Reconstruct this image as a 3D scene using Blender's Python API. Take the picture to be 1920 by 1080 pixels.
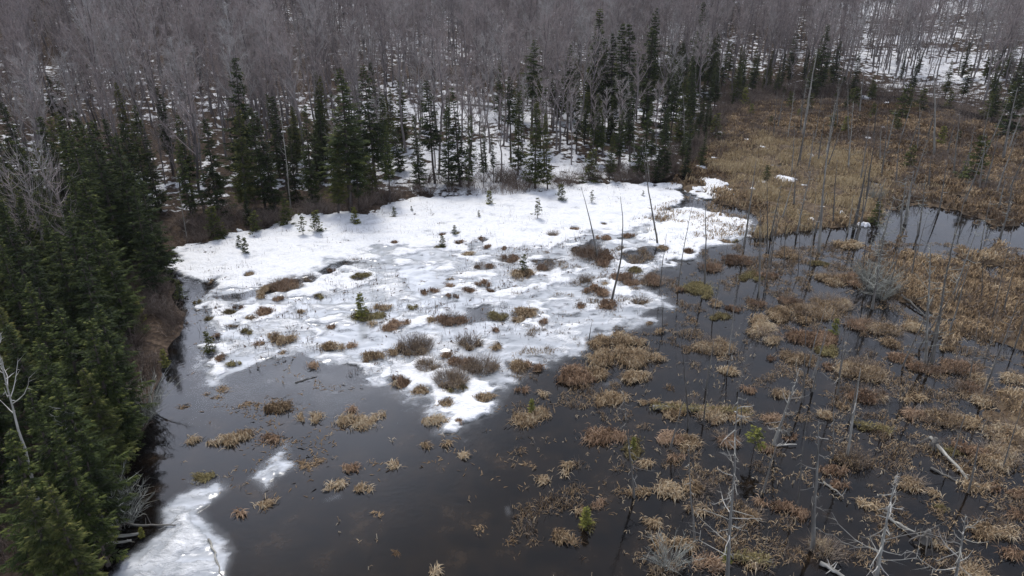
import bpy, math, random
import numpy as np
from mathutils import Vector, Matrix

for o in list(bpy.data.objects):
    bpy.data.objects.remove(o)
scene = bpy.context.scene
COL = scene.collection
rad = math.radians

# ------------------------------------------------------------------ camera, sky, sun, exposure
CAM_H, PITCH, FOC = 25.0, rad(25.0), 1346.0          # metres, radians, focal length in pixels of a 1920 wide frame
cam_data = bpy.data.cameras.new('camera')
cam = bpy.data.objects.new('camera', cam_data)
COL.objects.link(cam)
cam.location = (0, 0, CAM_H)
cam.rotation_euler = (math.pi / 2 - PITCH, 0, 0)
cam_data.sensor_width = 36.0
cam_data.lens = 36.0 * FOC / 1920.0
cam_data.clip_end = 2000.0
scene.camera = cam

SUN_EL, SUN_AZ = rad(59), rad(-22)                    # azimuth from +Y towards +X
world = bpy.data.worlds.new('World')
scene.world = world
world.use_nodes = True
wn, wl = world.node_tree.nodes, world.node_tree.links
wn.clear()
w_out = wn.new('ShaderNodeOutputWorld')
w_bg = wn.new('ShaderNodeBackground')
w_bg.inputs['Strength'].default_value = 0.12
w_sky = wn.new('ShaderNodeTexSky')
w_sky.sky_type = 'NISHITA'
w_sky.sun_disc = False
w_sky.sun_elevation = SUN_EL
w_sky.sun_rotation = SUN_AZ
w_sky.dust_density = 4.0
w_tc = wn.new('ShaderNodeTexCoord')
w_no = wn.new('ShaderNodeTexNoise')
w_no.inputs['Scale'].default_value = 1.6
w_no.inputs['Detail'].default_value = 5.0
w_cr = wn.new('ShaderNodeValToRGB')
w_cr.color_ramp.elements[0].position = 0.3
w_cr.color_ramp.elements[0].color = (3.05, 3.4, 4.4, 1)
w_cr.color_ramp.elements[1].position = 0.75
w_cr.color_ramp.elements[1].color = (7.1, 7.6, 9.0, 1)
# the cloud is thinner and brighter low in the sky under the veiled sun
w_dot = wn.new('ShaderNodeVectorMath'); w_dot.operation = 'DOT_PRODUCT'
w_dot.inputs[1].default_value = (math.sin(SUN_AZ) * math.cos(rad(24)), math.cos(SUN_AZ) * math.cos(rad(24)), math.sin(rad(24)))
w_nrm = wn.new('ShaderNodeVectorMath'); w_nrm.operation = 'NORMALIZE'
wl.new(w_tc.outputs['Generated'], w_nrm.inputs[0])
wl.new(w_nrm.outputs[0], w_dot.inputs[0])
w_gl = wn.new('ShaderNodeMapRange'); w_gl.interpolation_type = 'SMOOTHERSTEP'
w_gl.inputs['From Min'].default_value = 0.90; w_gl.inputs['From Max'].default_value = 1.0
w_gl.inputs['To Min'].default_value = 1.0; w_gl.inputs['To Max'].default_value = 3.9
wl.new(w_dot.outputs['Value'], w_gl.inputs['Value'])
w_sep = wn.new('ShaderNodeSeparateXYZ')
wl.new(w_nrm.outputs[0], w_sep.inputs[0])
w_el = wn.new('ShaderNodeMapRange')                    # cloud dimmed overhead, shaped to darken the sky mirrored in near water
w_el.inputs['From Min'].default_value = 0.1; w_el.inputs['From Max'].default_value = 0.9
w_el.inputs['To Min'].default_value = 1.2; w_el.inputs['To Max'].default_value = 0.5
wl.new(w_sep.outputs['Z'], w_el.inputs['Value'])
w_pr = wn.new('ShaderNodeMath'); w_pr.operation = 'MULTIPLY'
wl.new(w_gl.outputs['Result'], w_pr.inputs[0]); wl.new(w_el.outputs['Result'], w_pr.inputs[1])
w_mul = wn.new('ShaderNodeVectorMath'); w_mul.operation = 'SCALE'
wl.new(w_cr.outputs['Color'], w_mul.inputs[0]); wl.new(w_pr.outputs[0], w_mul.inputs['Scale'])
w_mx = wn.new('ShaderNodeMix')
w_mx.data_type = 'RGBA'
w_mx.inputs['Factor'].default_value = 0.86
wl.new(w_tc.outputs['Generated'], w_no.inputs['Vector'])
wl.new(w_no.outputs['Fac'], w_cr.inputs['Fac'])
wl.new(w_sky.outputs['Color'], w_mx.inputs['A'])
wl.new(w_mul.outputs[0], w_mx.inputs['B'])
wl.new(w_mx.outputs['Result'], w_bg.inputs['Color'])
wl.new(w_bg.outputs['Background'], w_out.inputs['Surface'])

sun_data = bpy.data.lights.new('sun', 'SUN')
sun_data.energy = 1.6
sun_data.angle = rad(14)
sun_data.color = (1.0, 0.96, 0.9)
sun = bpy.data.objects.new('sun', sun_data)
COL.objects.link(sun)
sd = Vector((math.sin(SUN_AZ) * math.cos(SUN_EL), math.cos(SUN_AZ) * math.cos(SUN_EL), math.sin(SUN_EL)))
sun.rotation_euler = (-sd).to_track_quat('-Z', 'Y').to_euler()

vs = scene.view_settings
vs.view_transform = 'Standard'
vs.look = 'None'
vs.exposure = 0.62
vs.gamma = 1.0
scene.render.film_transparent = False
scene.cycles.max_bounces = 6
scene.cycles.diffuse_bounces = 2
scene.cycles.glossy_bounces = 3
scene.cycles.transparent_max_bounces = 8
scene.cycles.use_denoising = True

# ------------------------------------------------------------------ survey helpers: bearings in the photograph to places on the ground
CP, SP = math.cos(PITCH), math.sin(PITCH)


def ray(px, py):
    a, b = (px - 960.0) / FOC, (py - 540.0) / FOC
    return np.array((a, CP - b * SP, -SP - b * CP))


def G(px, py, z=0.0):
    d = ray(px, py)
    t = (z - CAM_H) / d[2]
    return np.array((d[0] * t, d[1] * t))


def proj(x, y, z):
    zz = z - CAM_H
    dep = y * CP - zz * SP
    up = y * SP + zz * CP
    return 960 + FOC * x / dep, 540 - FOC * up / dep, dep


def px_size(x, y, z=0.0):
    return (y * CP - (z - CAM_H) * SP) / FOC          # metres covered by one pixel


def hash2(ix, iy, seed):
    h = (ix.astype(np.int64) * 374761393 + iy.astype(np.int64) * 668265263 + seed * 1442695041) & 0x7fffffff
    h = ((h ^ (h >> 13)) * 1274126177) & 0x7fffffff
    h = ((h ^ (h >> 16)) * 69069 + 12345) & 0x7fffffff
    return ((h >> 7) & 0xffff) / 65535.0


def vnoise(x, y, seed=0):
    x = np.asarray(x, float); y = np.asarray(y, float)
    ix, iy = np.floor(x), np.floor(y)
    fx, fy = x - ix, y - iy
    fx, fy = fx * fx * (3 - 2 * fx), fy * fy * (3 - 2 * fy)
    ix, iy = ix.astype(np.int64), iy.astype(np.int64)
    a = hash2(ix, iy, seed); b = hash2(ix + 1, iy, seed)
    c = hash2(ix, iy + 1, seed); d = hash2(ix + 1, iy + 1, seed)
    return (a * (1 - fx) + b * fx) * (1 - fy) + (c * (1 - fx) + d * fx) * fy


def fbm(x, y, seed=0, octv=4):
    s, a, n = 0.0, 0.5, 0.0
    for i in range(octv):
        s = s + a * vnoise(x * 2 ** i + 17.3 * i, y * 2 ** i - 9.1 * i, seed + i)
        n += a
        a *= 0.5
    return s / n                                       # 0..1, mean .5


def sdf(x, y, poly):
    """signed distance in metres, positive inside the polygon"""
    x = np.asarray(x, float); y = np.asarray(y, float)
    p = np.asarray(poly, float)
    best = np.full(x.shape, 1e9)
    ins = np.zeros(x.shape, bool)
    for i in range(len(p)):
        ax, ay = p[i]; bx, by = p[(i + 1) % len(p)]
        ex, ey = bx - ax, by - ay
        L = ex * ex + ey * ey + 1e-12
        t = np.clip(((x - ax) * ex + (y - ay) * ey) / L, 0, 1)
        best = np.minimum(best, (x - ax - t * ex) ** 2 + (y - ay - t * ey) ** 2)
        if ay != by:
            c = ((ay > y) != (by > y)) & (x < ex * (y - ay) / (by - ay) + ax)
            ins ^= c
    d = np.sqrt(best)
    return np.where(ins, d, -d)


def PG(*pts):
    return [tuple(G(a, b)) for a, b in pts]


def sstep(a, b, x):
    t = np.clip((x - a) / (b - a), 0, 1)
    return t * t * (3 - 2 * t)


SHORE_PX = [(185, 1080), (215, 1030), (225, 960), (232, 900), (258, 830), (285, 770), (308, 700), (328, 640), (338, 590), (318, 530),
            (306, 500), (315, 478), (340, 464), (400, 449), (450, 438), (560, 411), (640, 403), (700, 402), (720, 386), (770, 373),
            (850, 366), (960, 369), (1010, 361), (1090, 347), (1180, 346), (1260, 336), (1310, 300), (1350, 240), (1385, 205),
            (1500, 180), (1700, 180), (1920, 235), (2150, 290)]
POND = PG(*SHORE_PX) + [(170, 80), (170, -40), (G(185, 1080)[0] + 1.5, -40)]


def terr(x, y):
    x = np.asarray(x, float); y = np.asarray(y, float)
    wob = (fbm(x * 0.35, y * 0.35, 5) - 0.5) * 2.2
    d = -sdf(x, y, POND) + wob
    land = np.where(d > 0, 0.45 * (1 - np.exp(-np.maximum(d, 0) / 1.6)), np.maximum(d * 0.28, -0.6))
    hill = 0.115 * np.maximum(d - 9, 0) + 0.09 * np.maximum(d - 110, 0)
    bumps = (fbm(x * 0.12, y * 0.12, 9) - 0.5) * 1.6 * sstep(4, 20, d) + (fbm(x * 0.6, y * 0.6, 11) - 0.5) * 0.5 * sstep(0.3, 4, d)
    return land + hill + bumps


def TR(px, py):
    d = ray(px, py)
    t = np.arange(20.0, 420.0, 0.35)
    x, y, z = d[0] * t, d[1] * t, CAM_H + d[2] * t
    h = np.maximum(terr(x, y), 0.0)
    k = np.argmax(z < h)
    if not (z < h).any():
        k = len(t) - 1
    return np.array((x[k], y[k], h[k]))


VPY = 540 + FOC / math.tan(PITCH)                      # where plumb lines meet


def plumb(tx, ty, by):
    """foot and height of an upright thing whose top stands at (tx, ty) and whose foot shows at row by"""
    bx = 960 + (tx - 960) * (VPY - by) / (VPY - ty)
    p = TR(bx, by)
    d0 = p[1] * CP - (p[2] - CAM_H) * SP
    y0 = p[1] * SP + (p[2] - CAM_H) * CP
    k = (540 - ty) / FOC
    return p, (k * d0 - y0) / (CP + k * SP)


# ------------------------------------------------------------------ mesh helpers
class Buf:
    def __init__(self):
        self.V, self.F, self.T, self.n = [], [], [], 0

    def add(self, v, f, t=0.5):
        v = np.asarray(v, float).reshape(-1, 3)
        f = np.asarray(f, np.int64).reshape(-1, 3)
        self.V.append(v)
        self.F.append(f + self.n)
        self.T.append(np.broadcast_to(np.asarray(t, float), (len(v),)).copy())
        self.n += len(v)
        return self

    def mesh(self, name, mats, smooth=False, extra=None):
        V = np.concatenate(self.V) if self.V else np.zeros((0, 3))
        F = np.concatenate(self.F) if self.F else np.zeros((0, 3), np.int64)
        T = np.concatenate(self.T) if self.T else np.zeros(0)
        me = bpy.data.meshes.new(name)
        me.vertices.add(len(V)); me.vertices.foreach_set('co', V.astype(np.float32).ravel())
        me.loops.add(len(F) * 3); me.loops.foreach_set('vertex_index', F.astype(np.int32).ravel())
        me.polygons.add(len(F)); me.polygons.foreach_set('loop_start', np.arange(0, len(F) * 3, 3, dtype=np.int32))
        me.polygons.foreach_set('use_smooth', np.full(len(F), smooth))
        me.update(calc_edges=True)
        a = me.attributes.new('tone', 'FLOAT', 'POINT')
        a.data.foreach_set('value', T.astype(np.float32))
        for k, v in (extra or {}).items():
            b = me.attributes.new(k, 'FLOAT', 'POINT')
            b.data.foreach_set('value', np.asarray(v, np.float32).ravel())
        me.materials.append(mats)
        return me


def obj(name, me, parent=None, loc=None, **props):
    o = bpy.data.objects.new(name, me)
    COL.objects.link(o)
    if parent is not None:
        o.parent = parent
    if loc is not None:
        o.location = loc
    for k, v in props.items():
        o[k] = v
    return o


def thing(name, label, cat, loc=(0, 0, 0), group=None):
    o = obj(name, None, loc=loc, label=label, category=cat)
    o.empty_display_size = 0.3
    if group:
        o['group'] = group
    return o


def tube(pts, radii, sides=5, tone=0.5, cap=True):
    pts = np.asarray(pts, float); n = len(pts)
    radii = np.broadcast_to(np.asarray(radii, float), (n,))
    tan = np.gradient(pts, axis=0)
    tan /= np.linalg.norm(tan, axis=1)[:, None] + 1e-9
    ref = np.array((1.0, 0, 0)) if abs(tan[0][0]) < 0.8 else np.array((0, 1.0, 0))
    u = np.cross(tan, ref); u /= np.linalg.norm(u, axis=1)[:, None] + 1e-9
    w = np.cross(tan, u)
    a = np.arange(sides) * 2 * math.pi / sides
    V = pts[:, None, :] + radii[:, None, None] * (np.cos(a)[None, :, None] * u[:, None, :] + np.sin(a)[None, :, None] * w[:, None, :])
    V = V.reshape(-1, 3)
    i = np.arange(n - 1)[:, None] * sides; j = np.arange(sides)[None, :]; k = (j + 1) % sides
    q = np.stack([i + j, i + k, i + sides + k, i + sides + j], -1).reshape(-1, 4)
    F = np.concatenate([q[:, [0, 1, 2]], q[:, [0, 2, 3]]])
    if cap:
        F = np.concatenate([F, [[(n - 1) * sides + 0, (n - 1) * sides + m, (n - 1) * sides + m + 1] for m in range(1, sides - 1)]])
    return V, F, tone


def slivers(p0, p1, w, tone, rng):
    """n thin three-sided needles / twigs, one tapered triangle pair each; p0, p1 (n,3)"""
    p0 = np.asarray(p0, float); p1 = np.asarray(p1, float); n = len(p0)
    d = p1 - p0
    r = rng.normal(size=(n, 3))
    s = np.cross(d, r); s /= np.linalg.norm(s, axis=1)[:, None] + 1e-9
    w = np.broadcast_to(np.asarray(w, float), (n,))[:, None]
    V = np.stack([p0 - s * w / 2, p0 + s * w / 2, p1], 1).reshape(-1, 3)
    return V, np.arange(3 * n).reshape(-1, 3), np.repeat(np.broadcast_to(tone, (n,)), 3)


def grid_mesh(name, xs, ys, zfun, mat, keep=None, attrs=None, smooth=True):
    X, Y = np.meshgrid(xs, ys)
    Z = zfun
    V = np.stack([X, Y, Z], -1).reshape(-1, 3)
    ny, nx = X.shape
    i = (np.arange(ny - 1)[:, None] * nx + np.arange(nx - 1)[None, :]).ravel()
    Q = np.stack([i, i + 1, i + nx + 1, i + nx], -1)
    if keep is not None:
        kf = keep.ravel()
        Q = Q[kf[Q].any(1)]
        used = np.unique(Q)
        re = np.full(len(V), -1); re[used] = np.arange(len(used))
        V = V[used]; Q = re[Q]
        attrs = {k: np.asarray(v).ravel()[used] for k, v in (attrs or {}).items()}
    b = Buf()
    b.add(V, np.concatenate([Q[:, [0, 1, 2]], Q[:, [0, 2, 3]]]))
    return b.mesh(name, mat, smooth, attrs)


# ------------------------------------------------------------------ materials
def mat_new(name):
    m = bpy.data.materials.new(name)
    m.use_nodes = True
    nt = m.node_tree
    return m, nt.nodes, nt.links, nt.nodes['Principled BSDF']


def ramp(n, stops):
    r = n.new('ShaderNodeValToRGB')
    e = r.color_ramp.elements
    while len(e) < len(stops):
        e.new(0.5)
    for k, (p, c) in enumerate(stops):
        e[k].position = p
        e[k].color = (*c, 1)
    return r


def mmath(n, l, op, a, b, clamp=False):
    m = n.new('ShaderNodeMath')
    m.operation = op
    m.use_clamp = clamp
    for k, v in enumerate((a, b)):
        if isinstance(v, (int, float)):
            m.inputs[k].default_value = v
        elif v is not None:
            l.new(v, m.inputs[k])
    return m.outputs[0]


def tone_mat(name, stops, rough=0.85, noise=0.25, scale=3.0, obj_rand=0.25, spec=0.15, detail=4.0):
    """colour from each piece's own tone, the object's own random shade and a grain"""
    m, n, l, b = mat_new(name)
    at = n.new('ShaderNodeAttribute'); at.attribute_name = 'tone'
    oi = n.new('ShaderNodeObjectInfo')
    tc = n.new('ShaderNodeTexCoord')
    nz = n.new('ShaderNodeTexNoise'); nz.inputs['Scale'].default_value = scale; nz.inputs['Detail'].default_value = detail
    l.new(tc.outputs['Object'], nz.inputs['Vector'])
    a = mmath(n, l, 'MULTIPLY_ADD', nz.outputs['Fac'], noise)
    a.node.inputs[2].default_value = -noise * 0.5
    c = mmath(n, l, 'MULTIPLY_ADD', oi.outputs['Random'], obj_rand)
    c.node.inputs[2].default_value = -obj_rand * 0.5
    s = mmath(n, l, 'ADD', at.outputs['Fac'], a)
    s = mmath(n, l, 'ADD', s, c, True)
    r = ramp(n, stops)
    l.new(s, r.inputs['Fac'])
    l.new(r.outputs['Color'], b.inputs['Base Color'])
    b.inputs['Roughness'].default_value = rough
    b.inputs['Specular IOR Level'].default_value = spec
    return m


M_NEEDLE = tone_mat('spruce_needles', [(0.0, (0.010, 0.016, 0.006)), (0.45, (0.028, 0.041, 0.012)), (0.8, (0.066, 0.084, 0.022)), (1.0, (0.12, 0.13, 0.034))], noise=0.3, scale=0.8, obj_rand=0.35)
M_OLIVE = tone_mat('olive_needles', [(0.0, (0.024, 0.034, 0.010)), (0.5, (0.064, 0.075, 0.020)), (1.0, (0.145, 0.138, 0.040))], noise=0.3, scale=0.8, obj_rand=0.3)
M_LIME = tone_mat('yellow_green_needles', [(0.0, (0.06, 0.07, 0.018)), (0.5, (0.14, 0.145, 0.032)), (1.0, (0.27, 0.25, 0.06))], noise=0.3, scale=2, obj_rand=0.2)
M_SBARK = tone_mat('conifer_bark', [(0.0, (0.030, 0.025, 0.022)), (1.0, (0.12, 0.10, 0.09))], noise=0.5, scale=6)
M_HBARK = tone_mat('hardwood_bark', [(0.0, (0.075, 0.066, 0.062)), (0.5, (0.16, 0.14, 0.135)), (1.0, (0.27, 0.25, 0.24))], noise=0.4, scale=2, obj_rand=0.6)
M_TWIG = tone_mat('hardwood_twigs', [(0.0, (0.16, 0.142, 0.137)), (0.35, (0.265, 0.228, 0.217)), (0.62, (0.335, 0.275, 0.257)), (0.8, (0.32, 0.30, 0.285)), (1.0, (0.37, 0.355, 0.335))], noise=0.3, scale=0.4, obj_rand=0.85)
M_SHRUB = tone_mat('shrub_twigs', [(0.0, (0.045, 0.032, 0.027)), (0.5, (0.125, 0.092, 0.074)), (1.0, (0.25, 0.21, 0.18))], noise=0.3, scale=1.5, obj_rand=0.5)
M_SNAG = tone_mat('weathered_deadwood', [(0.0, (0.085, 0.078, 0.070)), (0.45, (0.20, 0.19, 0.17)), (0.8, (0.36, 0.35, 0.31)), (1.0, (0.52, 0.50, 0.46))], noise=0.55, scale=2.5, obj_rand=0.3)
M_LICHEN = tone_mat('lichen_twigs', [(0.0, (0.12, 0.12, 0.10)), (0.5, (0.24, 0.245, 0.215)), (1.0, (0.40, 0.41, 0.37))], noise=0.3, scale=2, obj_rand=0.3)
M_SEDGE = tone_mat('dead_sedge', [(0.0, (0.080, 0.052, 0.031)), (0.25, (0.22, 0.150, 0.086)), (0.55, (0.39, 0.282, 0.165)), (1.0, (0.56, 0.47, 0.335))], noise=0.25, scale=1.2, obj_rand=0.2)
M_TAN = tone_mat('tan_grass', [(0.0, (0.20, 0.145, 0.080)), (0.5, (0.45, 0.35, 0.205)), (1.0, (0.64, 0.54, 0.37))], noise=0.3, scale=0.4, obj_rand=0.1)
M_MOSS = tone_mat('mossy_sedge', [(0.0, (0.060, 0.046, 0.020)), (0.5, (0.19, 0.155, 0.070)), (1.0, (0.36, 0.31, 0.15))], noise=0.3, scale=1.5, obj_rand=0.2)
M_RUST = tone_mat('rusty_leatherleaf', [(0.0, (0.060, 0.036, 0.024)), (0.5, (0.24, 0.150, 0.092)), (1.0, (0.45, 0.32, 0.215))], noise=0.3, scale=1.5, obj_rand=0.2)
M_BUSH = tone_mat('bush_twigs', [(0.0, (0.075, 0.055, 0.042)), (0.5, (0.19, 0.145, 0.11)), (1.0, (0.34, 0.28, 0.22))], noise=0.3, scale=1.5, obj_rand=0.4)
M_PEAT = tone_mat('wet_peat', [(0.0, (0.014, 0.010, 0.008)), (0.5, (0.040, 0.026, 0.017)), (1.0, (0.10, 0.065, 0.036))], noise=0.7, scale=4, obj_rand=0.1, rough=0.7, spec=0.3)

# water: dark peaty pool with a faint wind ripple
M_WATER, n, l, b = mat_new('peaty_water')
nb0 = n.new('ShaderNodeTexNoise'); nb0.inputs['Scale'].default_value = 0.5; nb0.inputs['Detail'].default_value = 9; nb0.inputs['Roughness'].default_value = 0.7
rb0 = ramp(n, [(0.42, (0.0032, 0.0030, 0.0032)), (0.57, (0.010, 0.0072, 0.0052)), (0.70, (0.030, 0.020, 0.012))])   # drowned weed and peat seen through the water
l.new(nb0.outputs['Fac'], rb0.inputs['Fac']); l.new(rb0.outputs['Color'], b.inputs['Base Color'])
b.inputs['Roughness'].default_value = 0.035
b.inputs['IOR'].default_value = 1.33
tc = n.new('ShaderNodeTexCoord')
l.new(tc.outputs['Object'], nb0.inputs['Vector'])
nz = n.new('ShaderNodeTexNoise'); nz.inputs['Scale'].default_value = 4.0; nz.inputs['Detail'].default_value = 5
nz2 = n.new('ShaderNodeTexNoise'); nz2.inputs['Scale'].default_value = 0.05; nz2.inputs['Detail'].default_value = 2
bp = n.new('ShaderNodeBump'); bp.inputs['Distance'].default_value = 0.012
l.new(tc.outputs['Object'], nz.inputs['Vector']); l.new(tc.outputs['Object'], nz2.inputs['Vector'])
l.new(nz.outputs['Fac'], bp.inputs['Height'])
l.new(mmath(n, l, 'MULTIPLY', nz2.outputs['Fac'], 0.6), bp.inputs['Strength'])
l.new(bp.outputs['Normal'], b.inputs['Normal'])

# forest floor: leaf litter with a broken cover of old snow ('snow' is the cover, 'wet' the peat of the bank)
M_GROUND, n, l, b = mat_new('forest_floor')
tc = n.new('ShaderNodeTexCoord')
at = n.new('ShaderNodeAttribute'); at.attribute_name = 'snow'
nz = n.new('ShaderNodeTexNoise'); nz.inputs['Scale'].default_value = 0.75; nz.inputs['Detail'].default_value = 6; nz.inputs['Roughness'].default_value = 0.62
l.new(tc.outputs['Object'], nz.inputs['Vector'])
s = mmath(n, l, 'ADD', mmath(n, l, 'MULTIPLY', mmath(n, l, 'SUBTRACT', nz.outputs['Fac'], 0.5), 2.2), at.outputs['Fac'])
s = mmath(n, l, 'MULTIPLY', mmath(n, l, 'SUBTRACT', s, 0.45), 9.0, True)
lit = n.new('ShaderNodeTexNoise'); lit.inputs['Scale'].default_value = 3.0; lit.inputs['Detail'].default_value = 6
l.new(tc.outputs['Object'], lit.inputs['Vector'])
lr = ramp(n, [(0.3, (0.030, 0.022, 0.017)), (0.55, (0.075, 0.054, 0.040)), (0.75, (0.15, 0.11, 0.08))])
l.new(lit.outputs['Fac'], lr.inputs['Fac'])
sn = n.new('ShaderNodeTexNoise'); sn.inputs['Scale'].default_value = 5.0; sn.inputs['Detail'].default_value = 5
l.new(tc.outputs['Object'], sn.inputs['Vector'])
sr = ramp(n, [(0.25, (0.52, 0.52, 0.53)), (0.5, (0.74, 0.75, 0.77)), (0.7, (0.82, 0.83, 0.85))])
l.new(sn.outputs['Fac'], sr.inputs['Fac'])
mx = n.new('ShaderNodeMix'); mx.data_type = 'RGBA'
l.new(s, mx.inputs['Factor']); l.new(lr.outputs['Color'], mx.inputs['A']); l.new(sr.outputs['Color'], mx.inputs['B'])
l.new(mx.outputs['Result'], b.inputs['Base Color'])
b.inputs['Roughness'].default_value = 0.9
b.inputs['Specular IOR Level'].default_value = 0.1
bp = n.new('ShaderNodeBump'); bp.inputs['Distance'].default_value = 0.25; bp.inputs['Strength'].default_value = 0.7
l.new(mmath(n, l, 'ADD', lit.outputs['Fac'], s), bp.inputs['Height']); l.new(bp.outputs['Normal'], b.inputs['Normal'])

# marsh ground under the sedge
M_MARSH, n, l, b = mat_new('marsh_peat')
tc = n.new('ShaderNodeTexCoord')
nz = n.new('ShaderNodeTexNoise'); nz.inputs['Scale'].default_value = 1.6; nz.inputs['Detail'].default_value = 8; nz.inputs['Roughness'].default_value = 0.65
l.new(tc.outputs['Object'], nz.inputs['Vector'])
r = ramp(n, [(0.3, (0.035, 0.025, 0.017)), (0.5, (0.10, 0.070, 0.045)), (0.68, (0.19, 0.14, 0.085)), (0.8, (0.28, 0.22, 0.14))])
l.new(nz.outputs['Fac'], r.inputs['Fac']); l.new(r.outputs['Color'], b.inputs['Base Color'])
b.inputs['Roughness'].default_value = 0.85
b.inputs['Specular IOR Level'].default_value = 0.2
bp = n.new('ShaderNodeBump'); bp.inputs['Distance'].default_value = 0.2
l.new(nz.outputs['Fac'], bp.inputs['Height']); l.new(bp.outputs['Normal'], b.inputs['Normal'])

# old snow on rotting ice: 'snow' = cover of dry snow, 'ice' = thickness of the sheet (thin ice lets the dark water through)
M_ICE, n, l, b = mat_new('snow_and_rotting_ice')
tc = n.new('ShaderNodeTexCoord')
mp = n.new('ShaderNodeMapping'); mp.inputs['Scale'].default_value = (0.8, 1.35, 1.0)
l.new(tc.outputs['Object'], mp.inputs['Vector'])
a_s = n.new('ShaderNodeAttribute'); a_s.attribute_name = 'snow'
a_i = n.new('ShaderNodeAttribute'); a_i.attribute_name = 'ice'
nz = n.new('ShaderNodeTexNoise'); nz.inputs['Scale'].default_value = 1.0; nz.inputs['Detail'].default_value = 9; nz.inputs['Roughness'].default_value = 0.66; nz.inputs['Distortion'].default_value = 0.4
nf = n.new('ShaderNodeTexNoise'); nf.inputs['Scale'].default_value = 5.0; nf.inputs['Detail'].default_value = 6
n3 = n.new('ShaderNodeTexNoise'); n3.inputs['Scale'].default_value = 0.45; n3.inputs['Detail'].default_value = 8; n3.inputs['Roughness'].default_value = 0.6; n3.inputs['Distortion'].default_value = 1.2
for q in (nz, nf, n3):
    l.new(mp.outputs[0], q.inputs['Vector'])
j = mmath(n, l, 'SUBTRACT', nz.outputs['Fac'], 0.5)
raw = mmath(n, l, 'ADD', a_s.outputs['Fac'], mmath(n, l, 'MULTIPLY', j, 1.5))
sf = mmath(n, l, 'MULTIPLY', mmath(n, l, 'SUBTRACT', raw, 0.40), 3.0, True)
ci = ramp(n, [(0.3, (0.27, 0.29, 0.31)), (0.5, (0.42, 0.44, 0.465)), (0.66, (0.60, 0.615, 0.635))])
l.new(n3.outputs['Fac'], ci.inputs['Fac'])
cs = ramp(n, [(0.25, (0.70, 0.71, 0.725)), (0.6, (0.83, 0.84, 0.855))])
l.new(nf.outputs['Fac'], cs.inputs['Fac'])
mc = n.new('ShaderNodeMix'); mc.data_type = 'RGBA'
l.new(sf, mc.inputs['Factor']); l.new(ci.outputs['Color'], mc.inputs['A']); l.new(cs.outputs['Color'], mc.inputs['B'])
l.new(mc.outputs['Result'], b.inputs['Base Color'])
rr = ramp(n, [(0.1, (0.14, 0.14, 0.14)), (0.55, (0.8, 0.8, 0.8))])
l.new(sf, rr.inputs['Fac']); l.new(rr.outputs['Color'], b.inputs['Roughness'])
b.inputs['Specular IOR Level'].default_value = 0.3
bp = n.new('ShaderNodeBump'); bp.inputs['Distance'].default_value = 0.14; bp.inputs['Strength'].default_value = 0.7
l.new(mmath(n, l, 'ADD', mmath(n, l, 'MULTIPLY', nf.outputs['Fac'], sf), mmath(n, l, 'MULTIPLY', sf, 0.5)), bp.inputs['Height']); l.new(bp.outputs['Normal'], b.inputs['Normal'])
tr = n.new('ShaderNodeBsdfTransparent')
ms = n.new('ShaderNodeMixShader')
al = mmath(n, l, 'MULTIPLY', mmath(n, l, 'SUBTRACT', mmath(n, l, 'ADD', a_i.outputs['Fac'], mmath(n, l, 'MULTIPLY', j, 1.1)), 0.26), 2.6, True)
al = mmath(n, l, 'MAXIMUM', al, mmath(n, l, 'MULTIPLY', a_i.outputs['Fac'], 0.5))
al = mmath(n, l, 'MULTIPLY', al, mmath(n, l, 'MULTIPLY', a_i.outputs['Fac'], 12.0, True), True)
l.new(al, ms.inputs['Fac']); l.new(tr.outputs[0], ms.inputs[1]); l.new(b.outputs[0], ms.inputs[2])
out = [q for q in n if q.type == 'OUTPUT_MATERIAL'][0]
l.new(ms.outputs[0], out.inputs['Surface'])

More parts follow.
